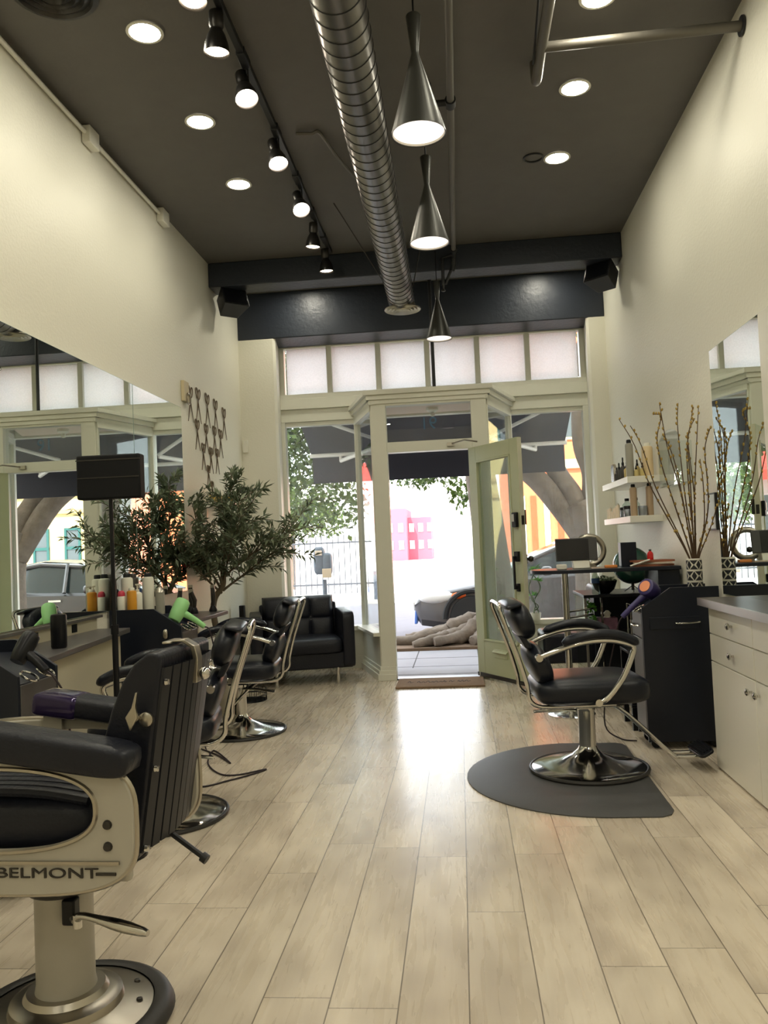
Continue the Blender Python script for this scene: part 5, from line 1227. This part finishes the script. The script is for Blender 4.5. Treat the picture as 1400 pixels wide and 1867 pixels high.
b.build('stand', 'dark_metal', t)
bottle('red_bottle', 'small bottle of red liquid on the magazines', 'bottle', (1.365, 6.10, 1.106), .022, .075, 'red_liquid', 'bottle_dark', 'flask')
for k, (z, a, m, lb) in enumerate(((1.063, .05, 'magazine', 'brown magazine at the bottom of the pile on the bar table'), (1.078, -.12, 'paper', 'pale magazine in the middle of the pile on the bar table'), (1.092, .2, 'magazine', 'brown folder on top of the pile under the red bottle'))):
    o = MB().box((-.13, -.09, 0), (.13, .09, .013)).build('magazine', m); o.location = (1.375, 6.10, z); o.rotation_euler = (0, 0, a); tag(o, lb, 'magazine', 'pile of magazines')
tag(MB().cyl((1.20, 6.00, 1.070), (1.33, 5.96, 1.112), .006, 8).build('white_pen', 'white_plastic'), 'white pen leaning on the pile of magazines', 'pen')
tag(MB().box((1.03, 6.02, 1.063), (1.115, 6.07, 1.082)).build('orange_wallet', 'orange_box', bev=.003), 'small orange case lying on the bar table', 'case')
tag(MB().box((.93, 6.0, 1.063), (1.02, 6.06, 1.071)).build('paper_slip', 'paper'), 'flat pale paper slip beside the orange case', 'paper')
tag(MB().box((.69, 6.02, 1.063), (.76, 6.08, 1.10)).build('card_reader', 'white_plastic', bev=.006), 'small white card reader left of the tablet stand', 'card reader')
t = thing('succulent_bowl', 'black bowl of dark succulents on the low reception desk', 'plant', (1.11, 6.58, .846))
MB().lathe([(0, 0), (.04, 0), (.075, .03), (.10, .10), (.096, .10), (.07, .05), (0, .04)], 28).build('bowl', 'black_plastic', t)
foliage('foliage', t, [((0, 0, .105), (.085, .085, .028))], 160, .035, .009, 'olive_leaf', 21)
t = thing('water_bottle', 'clear plastic water bottle on the low reception desk', 'bottle', (1.03, 6.50, .846))
MB().lathe([(0, 0), (.028, 0), (.031, .01), (.028, .05), (.031, .09), (.029, .13), (.012, .165), (.012, .18), (0, .18)], 18).build('body', 'clear_glass', t); MB().lathe([(.014, .178), (.014, .195), (0, .195)], 14).build('cap', 'bottle_white', t); MB().lathe([(.0318, .085), (.0318, .12)], 18, cap=False).build('label', 'bottle_blue', t)
t = thing('tissue_box', 'patterned purple tissue box on the lower shelf of the reception desk', 'tissue box', (1.11, 6.55, .526))
MB().box((-.07, -.065, 0), (.07, .065, .135)).build('box', 'tissue_pattern', t, bev=.002); b = MB(); b.lathe([(.03, .13), (.022, .15), (.03, .17), (.012, .19), (.0, .18)], 9, RotX(.15)); b.build('tissue', 'white_plastic', t)
t = thing('curly_bamboo', 'lucky bamboo with curled stems in the right shop window', 'plant', (.745, 8.66, .455))
MB().lathe([(0, 0), (.05, 0), (.06, .07), (.055, .07), (.05, .03), (0, .03)], 20).build('pot', 'white_plastic', t)
for k, (dx, hh, ph) in enumerate(((-.02, .50, 0), (.03, .42, 2), (.0, .22, 4))):
    pts = [(dx * .4, 0, .03)] + [(dx + .035 * math.sin(ph + i * .9) * min(1, i / 3), .03 * math.cos(ph + i * .9) * min(1, i / 3), .03 + hh * i / 9) for i in range(1, 10)]
    MB().tube(smooth_path(pts, 3), .007, 8).build('stem', 'olive_leaf', t)
    lf_ = MB(); rr2 = random.Random(30 + k)
    for _ in range(14): lf_.leaf(pts[-1 if k != 1 else -2], (rr2.gauss(0, 1), rr2.gauss(0, 1), rr2.uniform(-.1, 1)), (0, 0, 1), rr2.uniform(.05, .09), .010)
    lf_.build('leaves', 'bamboo_leaf', t, fix=False)
